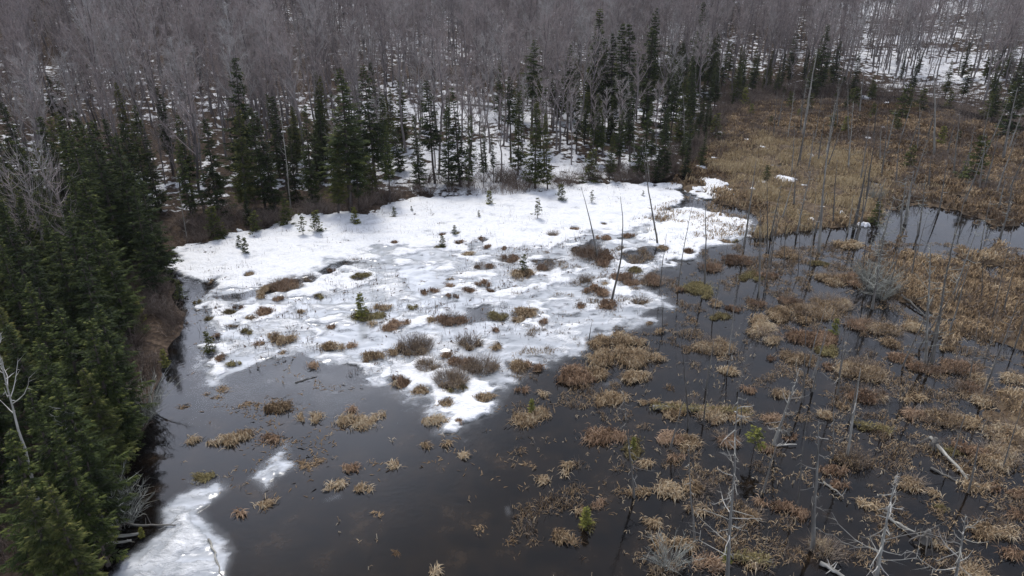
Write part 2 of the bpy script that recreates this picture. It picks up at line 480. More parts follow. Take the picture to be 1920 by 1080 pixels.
# ------------------------------------------------------------------ what stands where (columns and rows of the photograph, then metres)
# tussock: column, row, width in pixels, look (s tan sedge, m mossy green, r rusty leatherleaf, d dark drowned sedge, b twiggy bush)
TUSS = [
    # among the snow and the grey ice
    (675, 518, 36, 'm'), (740, 455, 15, 'r'), (830, 442, 15, 'r'), (853, 440, 20, 'm'), (828, 463, 20, 'm'), (858, 457, 17, 's'), (907, 450, 20, 'r'),
    (913, 465, 20, 'r'), (878, 477, 27, 's'), (945, 467, 13, 'r'), (952, 487, 37, 'r'), (1037, 442, 20, 'b'), (1078, 430, 18, 'r'), (1132, 420, 13, 'd'),
    (1180, 443, 26, 'r'), (1132, 447, 27, 'r'), (1107, 477, 72, 'r'), (1133, 495, 32, 'r'), (1177, 525, 46, 'r'), (1227, 527, 48, 'r'), (1240, 467, 27, 's'),
    (1117, 545, 46, 's'), (1097, 527, 20, 'b'), (1133, 532, 15, 's'), (1183, 507, 33, 'm'), (1143, 572, 37, 's'), (1198, 567, 28, 'b'), (1087, 575, 20, 'r'),
    (980, 513, 45, 's'), (1023, 503, 35, 'r'), (907, 502, 33, 'r'), (907, 533, 30, 'r'), (923, 547, 17, 'r'), (880, 545, 23, 'r'), (807, 547, 30, 'r'),
    (843, 522, 15, 'd'), (850, 557, 23, 'r'), (847, 537, 20, 's'), (770, 577, 22, 'm'), (690, 592, 50, 'm'), (718, 578, 30, 's'), (747, 611, 42, 's'), (698, 608, 13, 's'),
    (847, 600, 50, 'r'), (810, 602, 18, 's'), (933, 594, 40, 'm'), (980, 587, 44, 's'), (970, 601, 27, 's'), (1020, 605, 20, 'r'), (930, 620, 12, 's'),
    (780, 652, 66, 'b'), (880, 645, 48, 'b'), (930, 650, 27, 's'), (657, 650, 15, 's'), (693, 670, 43, 's'), (737, 661, 30, 's'), (803, 688, 45, 'b'),
    (832, 667, 30, 's'), (905, 690, 62, 'b'), (868, 682, 46, 'r'), (967, 684, 42, 's'), (1003, 688, 30, 's'), (1150, 668, 100, 's'), (1178, 638, 48, 's'),
    (1128, 642, 46, 's'), (1063, 704, 70, 's'), (1123, 702, 52, 's'), (1200, 704, 48, 's'), (1233, 670, 27, 's'), (1220, 605, 17, 'd'), (1240, 622, 20, 's'),
    (847, 713, 66, 'b'), (743, 716, 44, 'r'), (1272, 543, 17, 's'), (622, 508, 15, 'r'), (537, 535, 58, 'r'), (505, 545, 34, 's'), (520, 561, 25, 's'), (488, 556, 22, 's'),
    (580, 525, 22, 'b'), (600, 557, 22, 'm'), (493, 586, 36, 's'), (470, 597, 18, 's'), (432, 586, 24, 'm'), (445, 577, 18, 'r'), (370, 568, 16, 'm'),
    (392, 598, 18, 'm'), (567, 586, 20, 's'), (432, 613, 25, 'd'), (460, 623, 25, 'm'), (402, 631, 18, 'r'), (420, 672, 26, 'r'), (440, 684, 26, 'm'), (487, 645, 22, 's'),
    (530, 640, 42, 's'), (512, 635, 24, 's'), (625, 652, 45, 's'), (527, 662, 17, 'd'), (622, 612, 20, 'r'), (399, 526, 14, 'd'), (467, 517, 20, 's'), (590, 686, 16, 's'),
    # the open water below the ice
    (360, 825, 28, 's'), (437, 820, 52, 's'), (397, 832, 24, 's'), (403, 735, 46, 'd'), (467, 755, 38, 'd'), (520, 762, 54, 's'), (580, 783, 45, 's'),
    (513, 822, 33, 's'), (583, 863, 44, 'd'), (627, 912, 40, 's'), (390, 892, 36, 'm'), (447, 962, 24, 's'), (498, 946, 20, 's'), (347, 763, 22, 'd'),
    (667, 787, 58, 's'), (657, 767, 30, 's'), (712, 782, 26, 's'), (735, 726, 30, 's'), (793, 731, 38, 's'), (857, 728, 50, 'm'), (837, 756, 28, 's'),
    (910, 749, 36, 's'), (815, 793, 46, 's'), (860, 790, 12, 's'), (838, 833, 22, 's'), (803, 833, 20, 's'), (867, 856, 14, 's'), (658, 879, 28, 's'),
    (682, 919, 28, 's'), (636, 907, 18, 's'), (740, 874, 17, 's'), (977, 731, 20, 's'), (1020, 739, 18, 's'), (997, 780, 64, 's'), (1140, 745, 58, 's'),
    (1133, 818, 64, 's'), (1187, 838, 52, 'm'), (1207, 866, 28, 's'), (1062, 881, 40, 's'), (993, 873, 26, 'd'), (1023, 901, 25, 's'), (1123, 944, 30, 'r'),
    (1087, 961, 28, 's'), (1100, 987, 36, 'm'), (1063, 1004, 50, 's'), (1257, 924, 72, 's'), (1200, 924, 36, 's'), (1257, 828, 54, 's'), (1217, 758, 28, 's'),
    (1267, 771, 44, 's'), (1257, 1024, 68, 's'), (1247, 1066, 50, 'b'), (902, 986, 28, 'd'), (743, 1036, 24, 'd'), (817, 1071, 26, 's'), (1273, 861, 30, 's'),
    (707, 965, 26, 'd'), (955, 1012, 18, 'd'), (1225, 975, 40, 's'),
    # among the snags
    (1402, 733, 28, 's'), (1340, 772, 60, 's'), (1388, 778, 46, 's'), (1327, 787, 40, 's'), (1447, 786, 30, 's'), (1467, 739, 30, 's'), (1550, 778, 34, 's'),
    (1577, 761, 20, 's'), (1630, 741, 60, 's'), (1657, 748, 18, 's'), (1622, 800, 24, 'm'), (1660, 809, 28, 's'), (1363, 823, 45, 's'), (1293, 828, 42, 's'),
    (1483, 821, 27, 'r'), (1433, 838, 38, 'r'), (1566, 880, 46, 'r'), (1600, 862, 58, 'b'), (1573, 908, 32, 'r'), (1713, 749, 42, 's'), (1720, 777, 48, 's'),
    (1765, 784, 70, 's'), (1812, 786, 50, 's'), (1847, 751, 44, 's'), (1813, 731, 52, 's'), (1897, 741, 46, 's'), (1887, 815, 80, 's'), (1868, 852, 80, 's'),
    (1820, 844, 56, 's'), (1773, 838, 46, 'm'), (1710, 904, 50, 's'), (1753, 929, 24, 's'), (1763, 951, 20, 'm'), (1627, 948, 32, 's'), (1797, 884, 42, 's'),
    (1830, 908, 40, 's'), (1863, 914, 24, 's'), (1908, 921, 38, 'r'), (1847, 991, 48, 's'), (1890, 998, 38, 's'), (1912, 968, 30, 's'), (1317, 914, 50, 's'),
    (1308, 954, 42, 's'), (1483, 954, 52, 'r'), (1430, 941, 22, 's'), (1410, 968, 40, 's'), (1547, 1034, 56, 'b'), (1427, 1054, 42, 's'), (1330, 1058, 50, 's'),
    (1290, 1020, 44, 's'), (1763, 1014, 44, 's'), (1815, 1071, 54, 's'), (1906, 1040, 46, 's'),
    (1293, 473, 26, 'r'), (1363, 453, 18, 's'), (1383, 453, 20, 'm'), (1330, 501, 44, 's'), (1310, 545, 68, 'm'), (1383, 488, 50, 'r'), (1403, 518, 46, 'm'),
    (1437, 516, 34, 's'), (1447, 478, 34, 'd'), (1480, 476, 38, 's'), (1343, 569, 24, 's'), (1375, 579, 27, 'r'), (1347, 594, 38, 'm'), (1343, 648, 70, 's'),
    (1363, 691, 38, 's'), (1420, 569, 28, 's'), (1300, 599, 26, 'd'), (1427, 606, 54, 's'), (1433, 630, 56, 's'), (1480, 565, 44, 's'), (1478, 592, 68, 's'),
    (1520, 585, 66, 's'), (1557, 568, 78, 's'), (1527, 628, 84, 's'), (1540, 655, 64, 'm'), (1497, 671, 50, 's'), (1550, 686, 30, 'r'), (1445, 673, 14, 'r'),
    (1537, 495, 36, 'm'), (1590, 458, 54, 's'), (1560, 520, 50, 's'), (1598, 522, 56, 's'), (1618, 608, 62, 'r'), (1660, 618, 62, 's'), (1617, 695, 84, 's'),
    (1680, 671, 40, 's'), (1670, 644, 34, 's'), (1730, 689, 44, 'r'), (1772, 652, 28, 's'), (1803, 690, 72, 's'), (1836, 712, 44, 's'), (1707, 612, 46, 's'),
    (1903, 709, 42, 's'),
]

MATS = [PG((1275, 352), (1300, 315), (1335, 250), (1380, 200), (1500, 190), (1700, 192), (1930, 255), (2050, 330), (2050, 440), (1920, 425), (1850, 415), (1740, 388), (1690, 392), (1655, 424), (1580, 438),
           (1420, 440), (1405, 405), (1375, 375), (1330, 360)),
        PG((1640, 500), (1700, 470), (1760, 480), (1800, 462), (1850, 470), (1930, 485), (2050, 520), (2050, 760), (1930, 690), (1880, 650), (1810, 650), (1765, 612), (1700, 590), (1660, 560), (1600, 525)),
        PG((1850, 430), (1930, 440), (1930, 460), (1870, 455)),
        PG((1700, 470), (1730, 440), (1700, 425), (1660, 440), (1640, 470)),
        PG((1860, 720), (2050, 760), (2050, 1000), (1940, 900), (1840, 800))]
POOLS = [PG((1690, 405), (1740, 398), (1850, 424), (1930, 440), (1930, 470), (1860, 455), (1800, 452), (1740, 466), (1700, 448)),
         PG((1690, 560), (1720, 555), (1725, 600), (1700, 595)), PG((1830, 505), (1860, 500), (1850, 520)), PG((1620, 345), (1660, 335), (1655, 350))]

# snow on the pond ice: outlines of the dry snow and of the wet grey ice
SNOW = [PG((310, 500), (322, 472), (416, 441), (498, 425), (556, 405), (638, 399), (696, 401), (716, 383), (766, 370), (850, 362), (960, 365), (1010, 357), (1090, 343), (1180, 344), (1268, 342),
           (1290, 362), (1278, 385), (1236, 402), (1212, 428), (1170, 440), (1110, 436), (1062, 462), (1010, 462), (960, 468), (900, 462), (860, 478), (800, 470), (755, 462), (712, 470), (690, 496), (640, 486), (596, 508), (560, 524), (480, 544), (430, 548), (372, 527)),
        PG((520, 548), (600, 524), (650, 502), (700, 505), (712, 522), (660, 545), (600, 556), (540, 568)),
        PG((345, 572), (420, 566), (470, 572), (520, 575), (545, 590), (500, 612), (452, 606), (420, 622), (392, 610), (360, 590)),
        PG((700, 695), (738, 676), (790, 672), (850, 690), (952, 714), (956, 742), (922, 768), (902, 800), (872, 832), (822, 812), (852, 768), (790, 772), (752, 736)),
        PG((1195, 432), (1250, 405), (1290, 390), (1390, 402), (1412, 436), (1370, 456), (1322, 468), (1292, 486), (1240, 476), (1180, 452)),
        PG((1232, 478), (1300, 470), (1318, 482), (1290, 494), (1240, 498)),
        PG((725, 600), (800, 588), (842, 606), (780, 626), (720, 628)),
        PG((940, 608), (1000, 596), (1050, 604), (1020, 616), (950, 618)),
        PG((490, 652), (540, 650), (560, 658), (520, 668)), PG((380, 640), (420, 640), (452, 690), (400, 720), (372, 690)),
        PG((960, 540), (1040, 520), (1060, 535), (1000, 556), (930, 560)), PG((855, 575), (930, 565), (940, 578), (880, 585)),
        PG((1060, 500), (1110, 505), (1100, 520), (1050, 520)), PG((1150, 510), (1210, 540), (1180, 560), (1130, 545)),
        PG((620, 690), (680, 672), (760, 660), (740, 690), (660, 706)), PG((1280, 345), (1330, 330), (1372, 345), (1375, 372), (1310, 380)),
        PG((560, 605), (650, 590), (670, 605), (600, 625))]
ICE = [PG((340, 570), (400, 535), (560, 490), (700, 440), (860, 430), (1050, 420), (1180, 405), (1290, 385), (1400, 404), (1425, 448), (1330, 472), (1310, 490), (1240, 505), (1236, 540), (1262, 580), (1200, 620),
          (1140, 640), (1090, 662), (1060, 690), (980, 690), (962, 740), (900, 810), (868, 836), (800, 810), (760, 776), (720, 735), (640, 712), (600, 700), (560, 672), (500, 690), (450, 712), (400, 740), (366, 740), (352, 690),
          (385, 640), (362, 600)),
       PG((1100, 712), (1165, 708), (1175, 718), (1140, 726), (1105, 720)), PG((1178, 688), (1196, 680), (1200, 694), (1185, 698))]
LEADS = [PG((600, 512), (625, 499), (656, 488), (662, 494), (632, 508), (606, 517)), PG((404, 558), (470, 549), (540, 530), (584, 518), (594, 523), (560, 535), (480, 556), (425, 566)),
         PG((1088, 462), (1116, 448), (1122, 470), (1098, 474)), PG((1160, 478), (1200, 464), (1230, 462), (1232, 490), (1186, 500)), PG((998, 488), (1040, 487), (1035, 497), (1004, 497)),
         PG((872, 582), (912, 574), (918, 598), (880, 610)), PG((566, 672), (680, 690), (700, 716), (610, 720), (540, 700))]
THIN_SHEEN = [PG((372, 700), (400, 690), (470, 690), (560, 672), (700, 700), (740, 740), (640, 770), (520, 745), (430, 770), (380, 790), (350, 770), (356, 730))]  # thin ice extended here, its pale colour partly standing in for reflected bright sky
FLOES = [  # outline, label
    (PG((195, 1090), (255, 1032), (300, 992), (300, 962), (332, 936), (412, 903), (419, 930), (388, 962), (420, 1000), (428, 1030), (415, 1090)),
     'largest pale grey ice floe against the dark bank in the lower left corner'),
    (PG((464, 896), (490, 868), (540, 830), (549, 833), (545, 855), (556, 875), (520, 896), (492, 921)), 'slanted white ice floe alone in dark water, second largest'),
    (PG((674, 804), (690, 795), (714, 792), (708, 801), (686, 811)), 'small white ice scrap beside a tan tussock in open water'),
    (PG((605, 941), (622, 930), (641, 924), (640, 936), (622, 942)), 'thin grey ice scrap below an orange tussock'),
    (PG((943, 952), (953, 950), (957, 964), (948, 971)), 'tiny faint ice scrap in the middle of the dark water'),
    (PG((345, 902), (372, 897), (382, 908), (362, 914)), 'small grey ice scrap touching the green mossy tussock by the bank'),
    (PG((178, 1043), (200, 1034), (216, 1038), (190, 1048)), 'small white snow remnant on the bank beside grey logs'),
]
PATCH = [(1348, 252, 20), (1375, 242, 14), (1398, 265, 17), (1430, 280, 21), (1520, 295, 17), (1627, 262, 18), (1655, 241, 10), (1585, 219, 10), (1685, 163, 40), (1623, 183, 18),
         (1340, 345, 46), (1300, 356, 38), (1427, 345, 26), (1472, 338, 50), (1503, 352, 20), (1312, 317, 26), (1522, 417, 24), (1618, 423, 20), (1577, 402, 11), (1542, 393, 14),
         (1660, 195, 12), (1410, 358, 20), (1340, 300, 16)]

TW = []                                               # tussock centre x, y, radius, look, column, row
for (c, r_, w, k) in TUSS:
    x, y = G(c, r_ + w * 0.04)
    TW.append((x, y, 0.5 * w * px_size(x, y) * 1.05, k, c, r_))

# ------------------------------------------------------------------ ground, water, marsh
xs = np.concatenate([np.arange(-300, -110, 6.0), np.arange(-110, 110, 0.9), np.arange(110, 301, 6.0)])
ys = np.concatenate([np.arange(-40, 14, 4.0), np.arange(14, 165, 0.9), np.arange(165, 460, 3.0)])
X, Y = np.meshgrid(xs, ys)
Z = terr(X, Y)
D = -sdf(X, Y, POND)
U, Vv, _ = proj(X, np.maximum(Y, 10), Z)
cover = 0.37 + 0.65 * (fbm(X * 0.045, Y * 0.09, 21) - 0.5)
cover += 0.30 * np.exp(-((U - 900) / 330) ** 2) * sstep(395, 340, Vv) * sstep(130, 230, Vv)        # open floor of the stand behind the pond
cover += 0.20 * np.exp(-((U - 1700) / 120) ** 2) * sstep(180, 120, Vv) + 0.5 * (fbm(X * 0.14, Y * 0.3, 23) - 0.5) * sstep(1550, 1650, U) * sstep(200, 140, Vv)                              # the clearing on the slope
cover -= 0.10 * sstep(650, 450, U) * sstep(330, 250, Vv)
left_stand = sstep(-27, -34, X - 0.0) * sstep(66, 56, Y)
cover = cover * (1 - left_stand) - 0.5 * left_stand
cover -= (0.35 - 0.45 * np.exp(-((U - 940) / 170) ** 2)) * sstep(3.5, 0.6, D)
cover -= 0.30 * sstep(11, 5, D) * sstep(780, 640, U)
cover = np.clip(cover, -0.5, 1.1)
ground = obj('ground', grid_mesh('ground', xs, ys, Z, M_GROUND, attrs={'snow': cover}), kind='structure')

b = Buf()
b.add([(-200, -40, 0), (200, -40, 0), (200, 190, 0), (-200, 190, 0)], [(0, 1, 2), (0, 2, 3)])
obj('water', b.mesh('water', M_WATER), kind='structure')


def mat_field(x, y):
    wx = x + (fbm(x * 0.25, y * 0.25, 31) - 0.5) * 5; wy = y + (fbm(x * 0.25, y * 0.25, 37) - 0.5) * 5
    f = np.full(np.shape(x), -50.0)
    for p in MATS:
        f = np.maximum(f, sdf(wx, wy, p))
    for p in POOLS:
        f = np.minimum(f, -sdf(wx, wy, p))
    far = sstep(60, 85, y)
    f = np.minimum(f, 2.5) + (fbm(x * 0.42, y * 0.42, 41, 5) - 0.5) * (7.0 - 1.2 * far) - 0.65 + 0.75 * far
    return f


mx_ = np.arange(8, 100, 0.35); my_ = np.arange(26, 150, 0.35)
X, Y = np.meshgrid(mx_, my_)
MF = mat_field(X, Y)
def hummock(x, y):
    return fbm(x * 0.75, y * 0.75, 43, 3)


Z = np.clip(MF * 0.16, -0.12, 0.16) + (hummock(X, Y) - 0.45) * 0.75 * sstep(-0.3, 0.6, MF)
keep = (Z > -0.03)
obj('marsh_ground', grid_mesh('marsh_ground', mx_, my_, Z, M_MARSH, keep=keep), kind='structure', label='brown peaty marsh ground under the dead sedge')


def snow_sheet(name, xs, ys, snow, ice, leads=(), tuss=(), warp=1.0, deep=0.30, seed=0, **props):
    X, Y = np.meshgrid(xs, ys)
    wx = X + (fbm(X * 0.55, Y * 0.55, 51 + seed) - 0.5) * 3.4 * warp + (fbm(X * 2.2, Y * 2.2, 57 + seed) - 0.5) * 0.9 * warp
    wy = Y + (fbm(X * 0.55, Y * 0.55, 53 + seed) - 0.5) * 3.4 * warp + (fbm(X * 2.2, Y * 2.2, 59 + seed) - 0.5) * 0.9 * warp
    s = np.full(X.shape, -50.0); i = np.full(X.shape, -50.0)
    for p in snow:
        s = np.maximum(s, sdf(wx, wy, p))
    for p in ice:
        i = np.maximum(i, sdf(wx, wy, p))
    ld = np.full(X.shape, -50.0)
    for p in leads:
        ld = np.maximum(ld, sdf(X * 0.5 + wx * 0.5, Y * 0.5 + wy * 0.5, p))
    tm = np.zeros(X.shape)
    for (tx, ty, tr_, k, _, _) in tuss:
        if tx < xs[0] or tx > xs[-1] or ty < ys[0] or ty > ys[-1]:
            continue
        dd = np.hypot(X - tx, (Y - ty)) / tr_
        tm = np.maximum(tm, np.exp(-(dd / 0.95) ** 4))
    n1 = fbm(X * 0.5, Y * 0.8, 61 + seed, 5)
    n2 = fbm(X * 1.6, Y * 2.0, 67 + seed, 4)
    S = sstep(-0.1, 0.75, s + (n2 - 0.5) * 1.1)
    I = sstep(-0.7, 1.9, i) if name != 'ice_floe' else sstep(-0.15, 0.9, i)
    Ld = sstep(-0.5, 0.35, ld)
    if name != 'ice_floe':
        tn = sstep(-2.0, 3.0, sdf(wx, wy, THIN_SHEEN[0]))
    lump = sstep(0.44, 0.70, n1) * I                       # islands of old snow left on the wet ice
    Sn = np.maximum(S * np.clip(0.72 + 0.28 * sstep(0.25, 0.5, n1) + 0.3 * np.clip(s / 2.5, 0, 1), 0, 1), lump * (0.54 + 0.26 * sstep(44, 60, Y))) * (1 - Ld) * (1 - 0.9 * tm)
    thick = np.maximum(Sn, I * np.clip(0.86 + 0.8 * (n2 - 0.5) + 1.1 * (n1 - 0.5), 0, 1) * (1 - 0.55 * tm)) * (1 - 0.93 * Ld)
    if name != 'ice_floe':
        thick = np.maximum(thick, 0.20 * tn * (0.6 + 0.8 * n1))
    thick = np.clip(thick, 0, 1)
    if name == 'ice_floe':
        Sn = Sn * 0.62
    deepf = np.clip(s / 4.0, 0, 1)
    Z = 0.006 + Sn * (0.12 + deep * 0.5 * deepf + (n2 - 0.5) * 0.24 + (n1 - 0.5) * 0.5) + 0.012 * thick
    Z = np.maximum(Z, 0.006)
    bare = np.clip(Sn * (0.85 + 0.25 * (n1 - 0.4)) + 0.20 * (1 - Sn) * I * np.clip(0.9 + 3 * (n1 - 0.5), 0, 1.3), 0, 1)
    me = grid_mesh(name, xs, ys, Z, M_ICE, keep=thick > 0.02, attrs={'snow': bare, 'ice': thick})
    return obj(name, me, **props)


snow_sheet('snow_covered_ice', np.arange(-44, 36, 0.2), np.arange(31, 92, 0.2), SNOW, ICE, LEADS, TW, kind='structure', label='sheet of old snow and grey rotting ice over the back of the pond')
for q, (p, lab) in enumerate(FLOES):
    a = np.array(p)
    lo, hi = a.min(0) - 0.8, a.max(0) + 0.8
    big = max(hi - lo) > 5
    o = snow_sheet('ice_floe', np.arange(lo[0], hi[0], 0.12), np.arange(lo[1], hi[1], 0.12), [] if q in (3, 4, 5) else [[tuple(np.mean(p, 0) + (np.array(v_) - np.mean(p, 0)) * 0.6) for v_ in p]], [[tuple(np.mean(p, 0) + (np.array(v_) - np.mean(p, 0)) * 1.12) for v_ in p]], warp=0.22 if big else 0.10, deep=0.1, seed=70 + q,
                   label=lab, category='ice floe', group='ice floes adrift in the open water')
    if q == 6:
        o.name = 'snow_patch'; o['category'] = 'snow patch'; o['group'] = 'snow patches on land'
        o.location.z = 0.35


def lobes(rng, n=24, amt=0.28):
    th = np.linspace(0, 2 * math.pi, n, endpoint=False)
    r = np.ones(n)
    for k in (2, 3, 5, 7):
        r += amt / k ** 0.55 * rng.normal() * 0.7 * np.cos(k * th + rng.uniform(0, 6.3))
    return th, np.clip(r, 0.45, 1.7)


def mound(b, rng, R, h, th, lob, sink=0.08, tone=(0.2, 0.6)):
    n = len(th); rings = 6
    V = [(0, 0, h * (0.9 + 0.2 * rng.random()))]
    for k in range(1, rings + 1):
        f = k / rings
        z = (h + sink) * (1 - f ** 2.2) - sink
        rr = R * f * lob
        zz = z + (1 - f) * 0.0 + rng.normal(size=n) * h * 0.14 * (1 - 0.6 * f)
        V += list(zip(rr * np.cos(th), rr * np.sin(th), zz))
    F = [(0, 1 + j, 1 + (j + 1) % n) for j in range(n)]
    for k in range(rings - 1):
        for j in range(n):
            a = 1 + k * n + j; c = 1 + k * n + (j + 1) % n
            F += [(a, a + n, c + n), (a, c + n, c)]
    b.add(V, F, rng.uniform(tone[0], tone[1], len(V)))


def blades(b, rng, x, y, z, hgt, lean, wid, tone, droop=0.5, az=None):
    """bent dead leaves: a folded ribbon of three triangles each"""
    n = len(x)
    az = rng.uniform(0, 2 * math.pi, n) if az is None else az
    h = hgt * rng.uniform(0.55, 1.25, n); L = lean * rng.uniform(0.4, 1.3, n)
    w = wid * rng.uniform(0.7, 1.3, n)
    dx, dy = np.cos(az), np.sin(az)
    sx, sy = -dy * w / 2, dx * w / 2
    p0 = np.stack([x, y, z], 1)
    p1 = p0 + np.stack([dx * L * 0.45, dy * L * 0.45, h], 1)
    p2 = p0 + np.stack([dx * L, dy * L, h * (1 - droop * rng.uniform(0.3, 1.7, n))], 1)
    p2[:, 2] = np.maximum(p2[:, 2], z + 0.01)
    s = np.stack([sx, sy, rng.normal(size=n) * w * 0.25], 1)
    V = np.stack([p0 - s, p0 + s, p1 - s * 0.9, p1 + s * 0.9, p2], 1).reshape(-1, 3)
    i = np.arange(n)[:, None] * 5
    F = np.concatenate([i + np.array([[0, 1, 3]]), i + np.array([[0, 3, 2]]), i + np.array([[2, 3, 4]])])
    b.add(V, F, np.repeat(tone, 5))


PW = []
for (c, r_, w) in PATCH:
    p = TR(c, r_)
    PW.append((p[0], p[1], 0.5 * w * px_size(p[0], p[1])))


def patch_obj(c, r_, w, q):
    rng = np.random.default_rng(900 + q)
    p = TR(c, r_)
    z = max(float(p[2]), 0.0)
    R = 0.5 * w * px_size(p[0], p[1], z)
    th, lob = lobes(rng, 28, 0.55)
    b = Buf()
    for m in range(1 if R < 0.5 else 5):
        bq = Buf()
        th, lob = lobes(rng, 22, 0.6)
        k_ = 1.0 if R < 0.5 else rng.uniform(0.35, 0.62)
        mound(bq, rng, R * k_, 0.10 + R * 0.05, th, lob, 0.25, (0.7, 1.0))
        b.add(bq.V[0] + np.array((rng.uniform(-0.6, 0.6) * R, rng.uniform(-0.5, 0.5) * R, 0)) * (m > 0), bq.F[0], bq.T[0])
    me = b.mesh('snow_patch', M_ICE, True, {'snow': np.full(b.n, 0.95), 'ice': np.full(b.n, 1.0)})
    return obj('snow_patch', me, loc=(p[0], p[1], z + 0.22))

# ------------------------------------------------------------------ tussocks
LOOK = {'s': ('tan sedge tussock', M_SEDGE), 'm': ('mossy green-brown tussock', M_MOSS), 'r': ('rust-brown tussock', M_RUST), 'd': ('dark drowned sedge clump', M_SEDGE), 'b': ('grey-brown twiggy bush clump', M_SHRUB)}


def snow_height(x, y):
    return 0.05


def make_tussock(q, x, y, R, k, c, r_):
    rng = np.random.default_rng(3000 + q)
    near = y < 62
    th, lob = lobes(rng)
    h = min(0.07 + 0.12 * R, 0.32) * (0.35 if k == 'd' else 1.0)
    on_ice = (300 < c < 1300 and 420 < r_ < 720)
    z0 = 0.06 if on_ice else 0.0
    t = thing('tussock', '', 'tussock', (x, y, z0))
    t['tmp'] = k
    bm = Buf()
    nl = 1 if R < 0.3 else int(np.clip(3 + R * 3.2, 3, 12))
    if nl == 1:
        LB = [(0.0, 0.0, R)]
    else:
        LB = []
        a0 = rng.uniform(-0.5, 0.5); st = rng.uniform(0.4, 1.0)
        for m in range(nl):
            q_ = rng.uniform(0, 6.28); rr_ = R * 0.92 * math.sqrt(rng.random())
            ux, uy = rr_ * math.cos(q_), rr_ * math.sin(q_) * st
            LB.append((ux * math.cos(a0) - uy * math.sin(a0), ux * math.sin(a0) + uy * math.cos(a0), R * rng.uniform(0.16, 0.46) * (1.25 if m == 0 else 1)))
    for (lx, ly, l_r) in LB:
        bq = Buf()
        th, lob = lobes(rng, 14 if nl > 1 else 20, 0.34)
        mound(bq, rng, l_r * 0.95, h * rng.uniform(0.55, 1.05), th, lob, 0.14, (0.10, 0.55))
        bm.add(bq.V[0] + np.array((lx, ly, 0)), bq.F[0], bq.T[0])
    obj('mound', bm.mesh('mound', {'d': M_PEAT, 'b': M_PEAT, 's': M_SEDGE}.get(k, LOOK[k][1]), True), t, kind='stuff')
    area = sum(l_r ** 2 for _, _, l_r in LB) * math.pi
    n = int(np.clip((360 if near else 180) * area, 70, 6000))
    if k == 'd':
        n = int(n * 0.55)
    if k == 'b':
        n = int(n * 0.5)
    ang = rng.uniform(0, 2 * math.pi, n); f = np.sqrt(rng.random(n)) * 1.12
    f = np.where(rng.random(n) < 0.24, f * rng.uniform(1.0, 2.2, n), f)
    wl_ = np.array([l_r ** 2 for _, _, l_r in LB]); pick = rng.choice(len(LB), n, p=wl_ / wl_.sum())
    LBa = np.array(LB)[pick]
    px, py = LBa[:, 0] + LBa[:, 2] * f * np.cos(ang), LBa[:, 1] + LBa[:, 2] * f * np.sin(ang)
    pz = np.maximum(h * 0.8 * (1 - np.minimum(f, 1) ** 2.2) - 0.03, -0.02) + np.where(rng.random(n) < 0.1, 0.06, 0.0)
    az = rng.uniform(0, 6.28) + 2.6 * vnoise(px * 1.1 + q, py * 1.1, 19) + rng.normal(size=n) * 1.1
    bl = Buf()
    clump = vnoise(px * 2.2 + q, py * 2.2, 7)
    tone = np.clip(rng.normal(0.19, 0.11) + 0.6 * clump + rng.normal(size=n) * 0.27, 0, 1)
    if k == 'd':
        tone *= 0.55
    hg = {'s': 0.20, 'm': 0.13, 'r': 0.19, 'd': 0.05, 'b': 0.18}[k] * (0.75 + 0.25 * min(R, 1.6))
    wd = 0.031 if near else 0.047
    blades(bl, rng, px, py, pz, hg, {'s': 0.42, 'm': 0.24, 'r': 0.25, 'd': 0.3, 'b': 0.24}[k], wd, tone, 0.9, az)
    obj('leaf_blades', bl.mesh('leaf_blades', M_SEDGE if k in 'db' else M_RUST if (k == 's' and q % 4 == 1) else LOOK[k][1]), t, kind='stuff')
    if k == 'b' or (k == 'r' and R > 0.8) or (k == 's' and c > 1280 and R > 0.5 and q % 3 != 0):
        m = int(np.clip(230 * R * R, 60, 900)) * (2 if k == 'b' else 1)
        ang = rng.uniform(0, 6.3, m); f = np.sqrt(rng.random(m)) * 0.85
        p0 = np.stack([R * f * np.cos(ang), R * f * np.sin(ang), h * (1 - f ** 2) - 0.03], 1)
        hh = (0.5 if k == 'b' else 0.28) * min(1.3, 0.6 + R * 0.4) * rng.uniform(0.5, 1.2, m)
        out = rng.normal(size=(m, 3)) * 0.13 + np.stack([np.cos(ang) * f * 0.4, np.sin(ang) * f * 0.4, np.zeros(m)], 1)
        out[:, 2] = hh
        bt = Buf()
        bt.add(*slivers(p0, p0 + out, 0.022, rng.uniform(0.2, 0.9, m), rng))
        mid = p0 + out * 0.6
        o2 = out * 0.5 + rng.normal(size=(m, 3)) * 0.12
        bt.add(*slivers(mid, mid + o2, 0.018, rng.uniform(0.3, 1.0, m), rng))
        obj('twigs', bt.mesh('twigs', M_BUSH), t, kind='stuff')
    return t


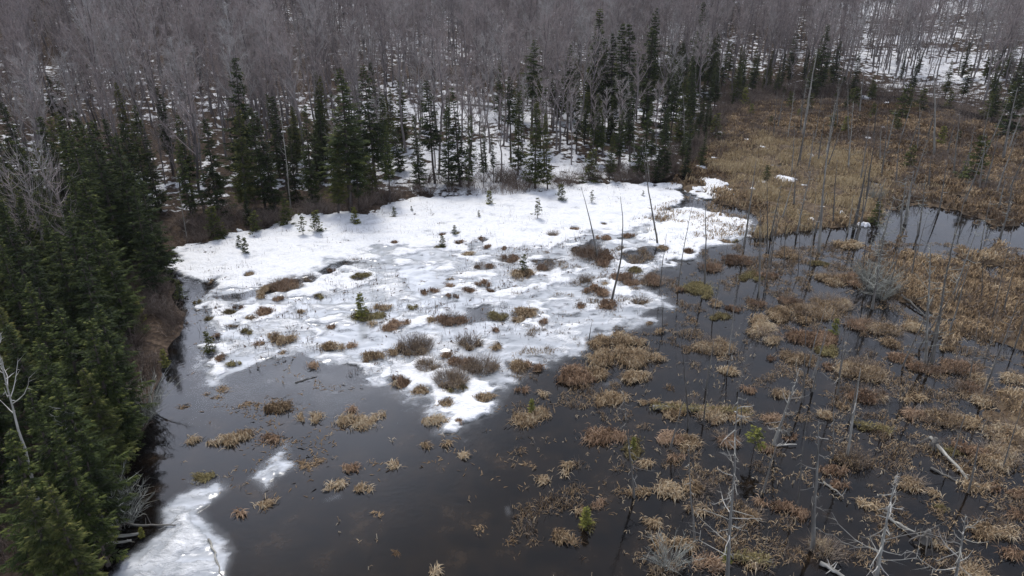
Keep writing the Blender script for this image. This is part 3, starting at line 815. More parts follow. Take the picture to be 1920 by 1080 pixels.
# places the tussocks are told apart by
def zone(c, r_):
    if r_ < 470 and c < 1300:
        return 'melting out of the white snow sheet'
    if r_ < 560 and c < 640:
        return 'by the curved crack in the snow'
    if r_ < 680 and c < 470:
        return 'at the snow edge by the bank'
    if r_ < 640 and c < 820:
        return 'in the left half of the slush'
    if r_ < 630 and c < 1260:
        return 'in the right half of the slush'
    if r_ < 730 and c < 960:
        return 'along the lower ice edge'
    if r_ < 730 and c < 1260:
        return 'where the ice meets the open water'
    if c < 560:
        return 'in open water near the bank'
    if c < 960:
        return 'in water below the ice tongue'
    if c < 1280 and r_ < 870:
        return 'in mid-pond by the slender snag'
    if c < 1300:
        return 'in the dark bottom middle water'
    if r_ < 560 and c < 1500:
        return 'in the pool at the snow corner'
    if r_ < 560:
        return 'in water below the tan grass'
    if r_ < 720 and c < 1460:
        return 'in the channel of middle snags'
    if r_ < 720:
        return 'in the sedge maze on the right'
    if r_ < 860 and c < 1520:
        return 'around the leaning snag'
    if r_ < 900 and c < 1690:
        return 'between bare trunks in black water'
    if c >= 1690 and r_ < 900:
        return 'by the bleached log'
    if c < 1520:
        return 'around the big branchy snag'
    return 'in the lower right corner'


tus = []
for q, a in enumerate(TW):
    tus.append((make_tussock(q, *a), a))
cells = {}
for t, a in tus:
    cells.setdefault((zone(a[4], a[5]), a[3]), []).append((t, a))
ORD = ['first', 'second', 'third', 'fourth', 'fifth', 'sixth', 'seventh', 'eighth', 'ninth', 'tenth', 'eleventh', 'twelfth', 'thirteenth', 'fourteenth', 'fifteenth', 'sixteenth',
       'seventeenth', 'eighteenth', 'nineteenth', 'twentieth']
for (zn, k), L in cells.items():
    L.sort(key=lambda e: e[1][4])
    nm = LOOK[k][0]
    big = max(L, key=lambda e: e[1][2])
    for i, (t, a) in enumerate(L):
        if len(L) == 1:
            lab = 'only %s %s' % (nm, zn)
        elif len(L) == 2:
            lab = '%s %s %s' % ('larger' if (t, a) == big else 'smaller', nm, zn)
        else:
            lab = '%s %s, %s from the left' % (nm, zn, ORD[i] if i < 20 else 'last')
        t['label'] = lab
        t['group'] = 'tussocks standing in the pond'
        if k == 'b':
            t['category'] = 'bush'
            t.name = 'bush_clump'
        del t['tmp']

# ------------------------------------------------------------------ sedge and grass nobody could count
rng = np.random.default_rng(12)


def scatter(n, x0, x1, y0, y1):
    return rng.uniform(x0, x1, n), rng.uniform(y0, y1, n)


x, y = scatter(350000, 8, 96, 26, 140)
u, v, _ = proj(x, y, 0)
f = mat_field(x, y)
for (px_, py_, pr_) in PW:
    f = np.where((np.hypot(x - px_, np.where(y < py_, (y - py_) * pr_ / (pr_ + 1.3), y - py_)) < pr_ * 0.95), -1.0, f)
ok = (f > 0.05) & (u > 1180) & (u < 2010) & (rng.random(len(x)) < np.where(y < 70, 1.0, 0.8))
GRASSP = PG((1335, 300), (1400, 255), (1500, 262), (1640, 300), (1690, 345), (1668, 410), (1580, 436), (1425, 438), (1395, 402), (1345, 378))
g = (sdf(x + (fbm(x * 0.2, y * 0.2, 81) - 0.5) * 10, y + (fbm(x * 0.2, y * 0.2, 83) - 0.5) * 10, GRASSP) + rng.normal(size=len(x)) * 1.5) > 0.6
wood = fbm(x * 0.16, y * 0.16, 87)
xm, ym, wm = x[ok & ~g], y[ok & ~g], wood[ok & ~g]
hm = hummock(xm, ym)
sel = (hm + rng.normal(size=len(xm)) * 0.05) > 0.40
xm, ym, wm, hm = xm[sel], ym[sel], wm[sel], hm[sel]
z = np.clip(mat_field(xm, ym) * 0.16, -0.12, 0.16) + (hm - 0.45) * 0.75
b = Buf()
cl = fbm(xm * 0.8, ym * 0.8, 89)
tone = np.clip(-0.02 - 0.16 * sstep(75, 100, ym) + 0.8 * (cl - 0.1) + 0.55 * (hm - 0.35) - 1.6 * np.clip(wm - 0.47, 0, 1) + rng.normal(size=len(xm)) * 0.16, 0, 1)
blades(b, rng, xm, ym, z, 0.32 + 0.35 * (cl - 0.4), 0.55, np.clip(0.0012 * ym, 0.05, 0.13), tone, 0.7)
obj('dead_sedge', b.mesh('dead_sedge', M_SEDGE), kind='stuff', label='tangled dead brown sedge covering the marsh on the right', category='sedge')
okg = ok & g & (fbm(x * 0.5, y * 0.3, 85) + rng.normal(size=len(x)) * 0.06 > 0.44)
xg, yg = x[okg], y[okg]
b = Buf()
for k in range(2):
    jx, jy = xg + rng.normal(size=len(xg)) * 0.3, yg + rng.normal(size=len(xg)) * 0.3
    cl = fbm(jx * 0.35, jy * 0.35, 91)
    blades(b, rng, jx, jy, np.full(len(jx), 0.05), 0.6 + 1.2 * (cl - 0.5), 0.5, 0.06, np.clip(0.35 + 0.9 * (cl - 0.5) + rng.normal(size=len(jx)) * 0.15, 0, 1), 0.25, rng.normal(0.4, 0.8, len(jx)))
obj('tall_grass', b.mesh('tall_grass', M_TAN), kind='stuff', label='tall tan dry grass between the snow and the marsh', category='grass')

# low woody brush of the marsh, one tangled mass
bx_, by_ = scatter(160000, 14, 115, 44, 165)
fb = mat_field(bx_, by_)
ub, vb, _ = proj(bx_, by_, 0)
br = fbm(bx_ * 0.22, by_ * 0.22, 101)
dl = -sdf(bx_, by_, POND)
fb = np.where((dl > -3) & (dl < 13) & (ub > 1330) & (rng.random(len(bx_)) < 0.75), 1.0, fb)
br = np.where((dl > -3) & (dl < 13), np.maximum(br, 0.45 + 0.3 * br), br)
okb = (fb > 0.1) & (br > 0.44) & (ub > 1340) & (ub < 2000) & (rng.random(len(bx_)) < np.where(by_ > 78, 0.85, 0.22))
okb &= ~((sdf(bx_, by_, GRASSP) > 1.0) & (rng.random(len(bx_)) < 0.85))
bx_, by_, br = bx_[okb], by_[okb], br[okb]
nb_ = len(bx_)
p0 = np.stack([bx_, by_, np.maximum(terr(bx_, by_), 0.05)], 1)
hb = (0.55 + 3.2 * np.clip(br - 0.46, 0, 1)) * rng.uniform(0.5, 1.3, nb_)
ob = np.stack([rng.normal(size=nb_) * 0.2, rng.normal(size=nb_) * 0.2, hb], 1)
tb = np.clip(0.25 + 0.6 * fbm(bx_ * 0.12, by_ * 0.12, 103) + rng.normal(size=nb_) * 0.15, 0, 1)
b = Buf()
b.add(*slivers(p0, p0 + ob, 0.05, tb, rng))
for k in range(3):
    m0 = p0 + ob * rng.uniform(0.35, 0.9, (nb_, 1))
    b.add(*slivers(m0, m0 + rng.normal(size=(nb_, 3)) * 0.16 + np.array((0, 0, 0.16)), 0.04, np.clip(tb + 0.1, 0, 1), rng))
obj('marsh_brush', b.mesh('marsh_brush', M_SHRUB), kind='stuff', label='low tangled woody brush over the upper right marsh', category='brush')

# brush of the banks, one tangled mass
P_ = np.array(POND[:len(SHORE_PX) - 4])
i_ = rng.integers(0, len(P_) - 1, 30000); t_ = rng.random((30000, 1))
lens = np.linalg.norm(np.diff(P_, axis=0), axis=1)
i_ = rng.choice(len(P_) - 1, 30000, p=lens / lens.sum())
q_ = P_[i_] + (P_[i_ + 1] - P_[i_]) * t_
nn_ = np.stack([-(P_[i_ + 1] - P_[i_])[:, 1], (P_[i_ + 1] - P_[i_])[:, 0]], 1) / lens[i_][:, None]
q_ = q_ + nn_ * np.abs(rng.normal(size=(30000, 1))) * np.where((q_[:, 1:] < 58) & (q_[:, :1] < 0), 3.4, 1.9) + rng.normal(size=(30000, 2)) * 0.3
zq = terr(q_[:, 0], q_[:, 1])
uq, vq, _ = proj(q_[:, 0], q_[:, 1], zq)
cq = fbm(q_[:, 0] * 0.45, q_[:, 1] * 0.45, 121)
okq = (zq > 0.03) & (cq > 0.45) & (uq < 1320) & (rng.random(30000) < np.where((uq > 800) & (uq < 1120), 0.25, np.where(vq > 465, 0.9, 0.5)))
q_, zq, cq = q_[okq], zq[okq], cq[okq]
nq = len(q_)
p0 = np.concatenate([q_, zq[:, None]], 1)
ob = np.stack([rng.normal(size=nq) * 0.25, rng.normal(size=nq) * 0.25, (0.5 + 2.5 * (cq - 0.4)) * rng.uniform(0.5, 1.4, nq)], 1)
tb = np.clip(0.2 + 0.5 * vnoise(q_[:, 0] * 0.5, q_[:, 1] * 0.5, 123) + rng.normal(size=nq) * 0.15, 0, 1)
b = Buf()
b.add(*slivers(p0, p0 + ob, 0.035, tb, rng))
for k in range(4):
    m0 = p0 + ob * rng.uniform(0.3, 0.95, (nq, 1))
    b.add(*slivers(m0, m0 + rng.normal(size=(nq, 3)) * 0.2 + np.array((0, 0, 0.15)), 0.026, np.clip(tb + 0.12, 0, 1), rng))
obj('bank_brush', b.mesh('bank_brush', M_SHRUB), kind='stuff', label='tangled brown brush along the banks of the pond', category='brush')

# straw sticking through the corner of the snow
CORNER = PG((1215, 395), (1290, 372), (1395, 398), (1412, 440), (1330, 452), (1250, 432), (1190, 440))
sx_, sy_ = scatter(26000, 8, 36, 50, 92)
oks = (sdf(sx_, sy_, CORNER) > 0) & (fbm(sx_ * 0.5, sy_ * 0.5, 107) > 0.53)
sx_, sy_ = sx_[oks], sy_[oks]
b = Buf()
blades(b, rng, sx_, sy_, np.full(len(sx_), 0.05), 0.34, 0.4, 0.055, np.clip(rng.normal(0.45, 0.22, len(sx_)), 0, 1), 0.6)
obj('straw_tufts', b.mesh('straw_tufts', M_SEDGE), kind='stuff', label='thin tan straw showing through the right corner of the snow', category='straw')

# broken reed stalks poking from the water
x, y = scatter(24000, -25, 45, 22, 66)
u, v, _ = proj(x, y, 0)
dens = 0.04 + 0.60 * sstep(1020, 1330, u) * sstep(600, 820, v) + 0.13 * sstep(1000, 1200, u) * sstep(560, 640, v) + 0.10 * sstep(620, 760, v) * sstep(400, 560, u) * sstep(1100, 900, u) * sstep(960, 800, v)
dens *= sstep(0.42, 0.62, fbm(x * 0.4, y * 0.4, 95)) * 1.3
ok = (rng.random(len(x)) < dens * 0.36) & (v < 1100) & (v > 470) & (u > 300) & (u < 1960) & (sdf(x, y, POND) > 2.0)
for p in SNOW[:1] + ICE[:1]:
    ok &= ~((sdf(x, y, p) > 0) & (rng.random(len(x)) < 0.8))
x, y = x[ok], y[ok]
b = Buf()
for k in range(3):
    n = len(x)
    jx, jy = x + rng.normal(size=n) * 0.05, y + rng.normal(size=n) * 0.05
    blades(b, rng, jx, jy, np.full(n, -0.02), 0.17 * rng.uniform(0.2, 1.4, n), 0.26, 0.028, np.clip(rng.normal(0.75, 0.25, n), 0, 1), 0.8)
obj('reed_stubble', b.mesh('reed_stubble', M_SEDGE), kind='stuff', label='scattered broken pale reed stalks poking out of the dark water', category='reeds')

# loose sedge trailing between the tussocks on the right
x, y = scatter(230000, 0, 48, 24, 72)
u, v, _ = proj(x, y, 0)
cl = fbm(x * 0.9, y * 0.9, 131, 4) + 0.35 * (fbm(x * 0.18, y * 0.18, 133) - 0.5)
thr = 0.645 - 0.085 * sstep(1200, 1550, u)
okl = (cl > thr) & (u > 960) & (u < 1990) & (v < 1110) & (v > 455)
okl &= rng.random(len(x)) < 0.75
for p in SNOW[:1] + SNOW[4:6]:
    okl &= sdf(x, y, p) < 0
x, y, cl = x[okl], y[okl], cl[okl]
b = Buf()
blades(b, rng, x, y, np.full(len(x), -0.01), 0.06 + 0.9 * np.clip(cl - 0.62, 0, 0.2), 0.27, 0.025, np.clip(0.12 + 0.5 * vnoise(x * 1.3, y * 1.3, 135) + rng.normal(size=len(x)) * 0.2, 0, 1), 0.9)
tw_ = (rng.random(len(x)) < 0.16) & (cl > 0.60)
q0 = np.stack([x[tw_], y[tw_], np.full(tw_.sum(), 0.0)], 1)
nt2 = len(q0)
for k in range(3):
    dq = np.stack([rng.normal(size=nt2) * 0.16, rng.normal(size=nt2) * 0.16, rng.uniform(0.12, 0.55, nt2)], 1)
    bw_ = bw_ if k else Buf()
    bw_.add(*slivers(q0 + rng.normal(size=(nt2, 3)) * np.array((0.1, 0.1, 0)), q0 + dq, 0.02, rng.uniform(0.15, 0.9, nt2), rng))
obj('flooded_brush', bw_.mesh('flooded_brush', M_BUSH), kind='stuff', label='fine brown twigs standing in the flooded right half', category='brush')
obj('loose_sedge', b.mesh('loose_sedge', M_SEDGE), kind='stuff', label='loose tangled brown sedge trailing between tussocks and snags', category='sedge')

# dark drowned leaves lying on the water and the wet ice
x, y = scatter(40000, -36, 24, 28, 78)
cl = fbm(x * 0.55, y * 0.75, 111, 4)
u, v, _ = proj(x, y, 0)
wz = 0.25 + 0.75 * sstep(1000, 700, u) * sstep(690, 740, v) * sstep(900, 820, v)
okd = (cl > 0.60) & (rng.random(len(x)) < wz) & (v > 520) & (v < 1090) & (u > 340) & (u < 1300) & (sdf(x, y, POND) > 0.5)
for p in SNOW[:1]:
    okd &= sdf(x, y, p) < 0
x, y = x[okd], y[okd]
b = Buf()
blades(b, rng, x, y, np.full(len(x), 0.015), 0.02, 0.30, 0.04, np.clip(rng.normal(0.10, 0.12, len(x)), 0, 1), 0.5)
obj('drowned_leaves', b.mesh('drowned_leaves', M_SEDGE), kind='stuff', label='dark drowned sedge leaves scattered over water and wet ice', category='leaves')

# thin stems through the snow, drowned dark litter
x, y = scatter(7000, -42, 30, 40, 90)
ins = np.zeros(len(x), bool)
for p in SNOW[:5] + ICE[:1]:
    ins |= sdf(x, y, p) > 0.3
ok = ins & (fbm(x * 0.3, y * 0.3, 99) > 0.47)
x, y = x[ok], y[ok]; n = len(x)
p0 = np.stack([x, y, np.full(n, 0.0)], 1)
b = Buf()
for k in range(3):
    q0 = p0 + np.concatenate([rng.normal(size=(n, 2)) * 0.25, np.zeros((n, 1))], 1)
    b.add(*slivers(q0, q0 + np.stack([rng.normal(size=n) * 0.12, rng.normal(size=n) * 0.12, rng.uniform(0.2, 0.75, n)], 1), 0.03, rng.uniform(0.1, 0.7, n), rng))
blades(b, rng, x + 0.2, y, np.full(n, 0.12), 0.08, 0.3, 0.08, rng.uniform(0, 0.5, n), 0.6)
obj('stem_litter', b.mesh('stem_litter', M_SHRUB), kind='stuff', label='sparse thin brown stems poking through the snow and slush', category='stems')

for q, (c, r_, w) in enumerate(PATCH):
    o = patch_obj(c, r_, w, q)
    o['category'] = 'snow patch'; o['group'] = 'snow patches on land'
PL = ['small snow patch at the left foot of the brown thicket, below its neighbour', 'small snow patch nearest the dark spruces by the brown thicket', 'narrow snow patch at the upper edge of the tan grass',
      'flat snow patch inside the upper tan grass', 'thin snow patch in the middle of the brown marsh', 'isolated snow patch between pale trunks in the brown marsh', 'tiny snow patch in brown marsh right of the pale trunks',
      'tiny snow patch between two pale trunks', 'wide bright snow patch in front of the slope, right of the dark spruces', 'snow patch just below the wide bright one', 'broad lumpy snow patch at the corner of the tan grass',
      'broad snow patch between the snow sheet and the tan grass', 'snow patch among the tan grass under a thin dead trunk', 'largest snow patch inside the tan grass', 'snow patch right of the largest one in the tan grass',
      'snow patch at the foot of the last spruce by the grass', 'bright snow patch at the lower edge of the tan grass', 'bright snow patch beside a bush where grass meets pool', 'tiny snow patch in the grass above the pool',
      'small snow patch at the foot of a thick pale trunk', 'tiny snow patch near the top of the marsh', 'snow patch between thin trunk and corner of the snow', 'snow patch at the left rim of the tan grass']
pl = [o for o in COL.objects if o.name.startswith('snow_patch') and 'label' not in o]
for o, s_ in zip(pl, PL):
    o['label'] = s_

# ------------------------------------------------------------------ conifers
def make_conifer(seed, H=12.0, R=1.9, base=0.08, whorl=0.24, nb=6, ragged=0.25, mat=M_NEEDLE, fine=1.0, tier=0.0):
    rng = np.random.default_rng(seed)
    bt = Buf()
    zz = np.linspace(-0.3, H, 14)
    bend = np.cumsum(rng.normal(size=(14, 2)) * 0.02, 0)
    sp = np.concatenate([bend, zz[:, None]], 1)
    bt.add(*tube(sp, np.interp(zz, [-0.3, H], [0.014 * H, 0.01]), 6, rng.uniform(0.2, 0.7, 14 * 6)))
    P0, P1, W, T = [], [], [], []
    D0, D1 = [], []
    z = base * H
    while z < H - 0.15:
        t = (z - base * H) / (H * (1 - base))
        prof = R * ((1 - t) ** 0.85) * (0.72 + 0.28 * min(1, t / 0.18)) * (1 + tier * math.sin(z * 4.0)) + 0.10
        for k in range(nb if t < 0.85 else 5):
            az = rng.uniform(0, 2 * math.pi)
            L = prof * rng.uniform(1 - ragged * 1.6, 1 + ragged)
            if rng.random() < ragged * 0.25:
                continue
            tone = rng.normal(0.42, 0.16)
            dr = rng.uniform(0.10, 0.45) - 0.55 * max(0, t - 0.6)
            d = np.array((math.cos(az), math.sin(az))); s = np.array((-d[1], d[0]))
            cx = np.interp(z, zz, sp[:, 0]); cy = np.interp(z, zz, sp[:, 1])
            m = max(3, int(L / 0.17 * fine))
            f = (np.arange(m) + rng.random(m)) / m
            f = f[f > 0.10]
            for side in (-1, 1):
                g = len(f)
                r0 = L * f
                h0 = -dr * L * f + 0.22 * L * f * f
                a = np.stack([cx + d[0] * r0, cy + d[1] * r0, z + h0], 1)
                lt = np.clip(0.42 * L * (1.05 - f) + 0.14, 0.12, 0.62) * rng.uniform(0.7, 1.25, g)
                ang = rng.uniform(0.5, 1.1, g)
                dv = np.stack([d[0] * np.cos(ang) + side * s[0] * np.sin(ang), d[1] * np.cos(ang) + side * s[1] * np.sin(ang), rng.uniform(-0.45, 0.05, g)], 1)
                e = a + dv * lt[:, None]
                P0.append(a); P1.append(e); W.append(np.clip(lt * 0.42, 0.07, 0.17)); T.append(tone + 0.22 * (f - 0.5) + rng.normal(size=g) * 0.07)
            tip = np.array((cx + d[0] * L, cy + d[1] * L, z - dr * L + 0.22 * L))
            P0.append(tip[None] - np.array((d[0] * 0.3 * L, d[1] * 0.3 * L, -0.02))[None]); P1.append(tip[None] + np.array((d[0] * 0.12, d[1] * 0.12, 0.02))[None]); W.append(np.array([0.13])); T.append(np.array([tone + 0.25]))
            D0.append((cx, cy, z)); D1.append(tuple(tip))
        z += whorl * rng.uniform(0.6, 1.3) * (1.0 if t < 0.8 else 0.7)
    # dead lower limbs
    if base > 0.15:
        for k in range(int(26 * base * H / 3)):
            zc = rng.uniform(0.06, base) * H; az = rng.uniform(0, 6.3); L = rng.uniform(0.4, 1.3) * R / 1.9
            D0.append((0, 0, zc)); D1.append((math.cos(az) * L, math.sin(az) * L, zc - L * rng.uniform(0, 0.4)))
    bt.add(*slivers(np.array(D0), np.array(D1), 0.035, 0.4, rng))
    P0 = np.concatenate(P0); P1 = np.concatenate(P1); W = np.concatenate(W); T = np.concatenate(T)
    n = len(P0)
    # each spray: a flat kite with two drooping side needles
    d = P1 - P0
    s = np.cross(d, np.array((0, 0, 1.0))[None] + rng.normal(size=(n, 3)) * 0.35)
    s /= np.linalg.norm(s, axis=1)[:, None] + 1e-9
    mid = P0 + d * 0.45
    w = (W * rng.uniform(0.7, 1.2, n))[:, None]
    V = np.stack([P0, mid - s * w * 0.5, P1, mid + s * w * 0.5], 1).reshape(-1, 3)
    i = np.arange(n)[:, None] * 4
    bc = Buf()
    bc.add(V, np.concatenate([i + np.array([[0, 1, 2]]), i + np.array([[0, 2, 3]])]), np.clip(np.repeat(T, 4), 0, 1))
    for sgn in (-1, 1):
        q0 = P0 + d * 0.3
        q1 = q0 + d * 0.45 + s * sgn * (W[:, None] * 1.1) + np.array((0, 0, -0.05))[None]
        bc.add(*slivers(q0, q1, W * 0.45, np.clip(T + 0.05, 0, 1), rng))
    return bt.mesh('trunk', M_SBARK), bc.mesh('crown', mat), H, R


CON = {
    'full': [make_conifer(1, 12, 1.7, 0.04, ragged=0.42), make_conifer(2, 12, 1.45, 0.06, ragged=0.38, tier=0.2), make_conifer(3, 12, 1.95, 0.05, ragged=0.5, tier=0.15), make_conifer(4, 12, 1.3, 0.08, ragged=0.42), make_conifer(5, 12, 1.6, 0.12, ragged=0.52, tier=0.3)],
    'bare': [make_conifer(11, 12, 1.55, 0.28, ragged=0.35), make_conifer(12, 12, 1.35, 0.36, ragged=0.4), make_conifer(13, 12, 1.7, 0.22, ragged=0.38, tier=0.25)],
    'spire': [make_conifer(21, 12, 0.95, 0.15, ragged=0.3), make_conifer(22, 12, 1.1, 0.22, ragged=0.35)],
    'club': [make_conifer(31, 12, 1.25, 0.55, ragged=0.45), make_conifer(32, 12, 1.45, 0.48, ragged=0.5)],
    'olive': [make_conifer(41, 12, 1.7, 0.10, mat=M_OLIVE, ragged=0.35), make_conifer(42, 12, 1.45, 0.2, mat=M_OLIVE, ragged=0.4)],
    'young': [make_conifer(51, 3, 0.75, 0.03, 0.16, 5, 0.35, M_OLIVE, 0.9), make_conifer(52, 3, 0.62, 0.05, 0.18, 4, 0.45, M_NEEDLE, 0.8), make_conifer(53, 3, 0.7, 0.04, 0.17, 5, 0.35, M_LIME, 0.9),
              make_conifer(54, 3, 0.55, 0.3, 0.22, 4, 0.5, M_OLIVE, 0.8), make_conifer(55, 3, 0.6, 0.5, 0.2, 4, 0.5, M_LIME, 0.9)],
}
crng = random.Random(77)


def put_conifer(kind, pos, h, label, group, wide=1.0, var=None, name='spruce_tree', cat='conifer'):
    tm, cm, H, R = CON[kind][crng.randrange(len(CON[kind])) if var is None else var]
    t = thing(name, label, cat, (pos[0], pos[1], pos[2] - 0.1), group)
    s = h / H
    sx = s ** 0.75 * wide if s < 1 and H > 5 else s * wide
    t.scale = (sx, sx, s)
    t.rotation_euler = (crng.gauss(0, 0.035), crng.gauss(0, 0.035), crng.uniform(0, 6.28))
    obj('trunk', tm, t)
    obj('crown', cm, t)
    return t


# top column, top row, foot row, kind, width, label
BACK = [
    (140, 62, 175, 'spire', 1.3, 'lone dark conifer highest on the left hillside'), (80, 140, 240, 'bare', 1.3, 'left one of two dark conifers paired on the hillside'), (108, 150, 245, 'bare', 1.4, 'right one of two dark conifers paired on the hillside'),
    (422, 100, 335, 'full', 1.0, 'tall dark spruce standing clear in the left part of the back row'), (258, 195, 400, 'full', 0.9, 'dark spruce at the bend where left stand meets back row'),
    (375, 218, 410, 'full', 1.1, 'broad dark spruce left of the tall one in the back row'), (330, 260, 415, 'full', 1.1, 'shorter dark spruce left of the broad one in the back row'),
    (428, 195, 395, 'olive', 1.0, 'olive fir in front of the tall dark spruce'), (468, 193, 392, 'full', 0.9, 'first of three dark spruces right of the olive fir'), (490, 205, 395, 'full', 1.0, 'second of three dark spruces right of the olive fir'),
    (517, 178, 365, 'spire', 1.1, 'thin dark spire spruce behind a pale bare tree'), (562, 190, 385, 'full', 0.9, 'dark spruce left of the tall ragged one'), (630, 122, 395, 'bare', 1.35, 'tall ragged spruce with open tiers in the back row'),
    (618, 245, 405, 'olive', 1.1, 'olive fir in front of the tall ragged spruce'), (686, 118, 360, 'bare', 1.1, 'slim tall spruce with bare lower trunk right of the ragged one'), (720, 230, 385, 'bare', 0.7, 'thin young spruce between ragged pair and clump'),
    (660, 250, 392, 'bare', 0.9, 'dark spruce at the foot of the slim tall one'), (780, 210, 350, 'full', 0.8, 'leftmost spruce of the dark middle clump'), (806, 148, 345, 'bare', 1.1, 'tall spruce at the back of the dark middle clump'),
    (835, 195, 350, 'full', 0.9, 'central spruce of the dark middle clump'), (858, 162, 352, 'full', 1.0, 'tallest right hand spruce of the dark middle clump'), (875, 210, 352, 'full', 0.7, 'rightmost spruce of the dark middle clump'),
    (905, 235, 352, 'bare', 0.6, 'thin young spruce right of the dark middle clump'), (958, 142, 305, 'club', 1.0, 'conifer with a tufted dark top over bare trunk'), (972, 165, 330, 'olive', 0.8, 'narrow olive fir beside the tufted conifer'),
    (1006, 185, 356, 'olive', 1.0, 'bright olive fir leading the shore behind the snow'), (1030, 210, 356, 'olive', 0.7, 'smaller olive fir touching the bright one'), (998, 72, 270, 'club', 1.1, 'very tall conifer with a tufted top above the bright fir'),
    (1070, 74, 270, 'club', 0.8, 'tall bare trunked conifer with tiny tufted top'), (1085, 165, 290, 'spire', 0.8, 'thin olive-dark spire behind brown bush'), (1122, 12, 240, 'spire', 1.5, 'tallest dark conifer left of the twin spires'),
    (1140, 70, 250, 'bare', 1.0, 'dark conifer just right of the tallest one'), (1157, 60, 255, 'spire', 1.0, 'short spire left of the twin spires'), (1178, 40, 265, 'spire', 1.2, 'left one of the twin pointed spires'),
    (1194, 42, 270, 'spire', 1.3, 'right one of the twin pointed spires'), (1221, 12, 240, 'club', 0.8, 'tall conifer with small pointed tuft behind the ridge line'), (1226, 50, 245, 'spire', 1.5, 'dense narrow spruce below the pointed tuft'),
    (1203, 190, 335, 'full', 0.8, 'green spruce at the right end of the snow shore'), (1148, 245, 340, 'olive', 0.8, 'short olive fir left of the green spruce by the shore'), (1258, 200, 335, 'full', 0.9, 'dark spruce beside the tan grass'),
    (1240, 240, 340, 'full', 0.7, 'short dark spruce between two shore spruces'), (1292, 250, 330, 'full', 0.9, 'last dark spruce before the tan grass'), (1322, 245, 315, 'full', 0.7, 'small dark spruce touching the last one'),
    (1327, 0, 165, 'full', 0.9, 'tall deep green spruce rising to the top edge'), (1312, 40, 175, 'spire', 1.3, 'dark spruce left of the tall deep green one'), (1345, 92, 170, 'spire', 1.0, 'thin dark spruce right of the deep green one'),
    (1362, 75, 172, 'spire', 1.2, 'dark spire over the snow bench'), (1396, 85, 180, 'olive', 0.7, 'olive spruce over the snow bench'), (1495, 62, 150, 'bare', 1.2, 'green spruce standing alone before the far snow'),
    (1555, 42, 175, 'full', 1.0, 'tall pointed spruce of the pair below the far slope'), (1535, 88, 178, 'full', 1.2, 'broad dark companion of the tall pointed spruce'), (1578, 75, 165, 'full', 0.9, 'dark spruce behind right of the tall pointed one'),
    (1615, 98, 180, 'full', 1.1, 'bushy dark spruce right of the pointed pair'), (1640, 140, 192, 'olive', 1.0, 'low olive spruce in brown brush by a snow patch'), (1722, 120, 178, 'bare', 1.0, 'grey-green spruce at the foot of the snowy slope'),
    (1790, 110, 185, 'olive', 0.9, 'thin olive spruce on the lower snowy slope'), (1822, 118, 190, 'bare', 0.9, 'thin dark spruce on the lower snowy slope'), (1932, 80, 262, 'full', 1.0, 'big dark spruce cut by the right edge'),
    (1880, 150, 235, 'bare', 1.0, 'dark spruce just inside the right edge'), (590, -8, 70, 'club', 1.3, 'dark conifer top at the upper edge'), (1300, 130, 240, 'bare', 0.9, 'grey-green spruce in the gap left of the tall deep green one'),
    (1270, 120, 262, 'bare', 0.9, 'thin spruce behind the shore spruces at the grass'), (925, 250, 345, 'bare', 0.5, 'spindly young spruce in the snowy gap'), (212, 150, 330, 'olive', 0.8, 'olive grey conifer on the left hillside'),
    (290, 160, 330, 'bare', 0.9, 'grey green conifer half hidden among bare trunks'), (330, 210, 395, 'bare', 0.9, 'dark spruce behind the bend of the shore'), (1475, 100, 170, 'spire', 0.9, 'small dark spire left of the lone green spruce'),
]
for (tx, ty, by, kind, wd, lab) in BACK:
    p, h = plumb(tx, ty, by)
    put_conifer(kind, p, h, lab, 'conifers of the back row and hillside', wd)

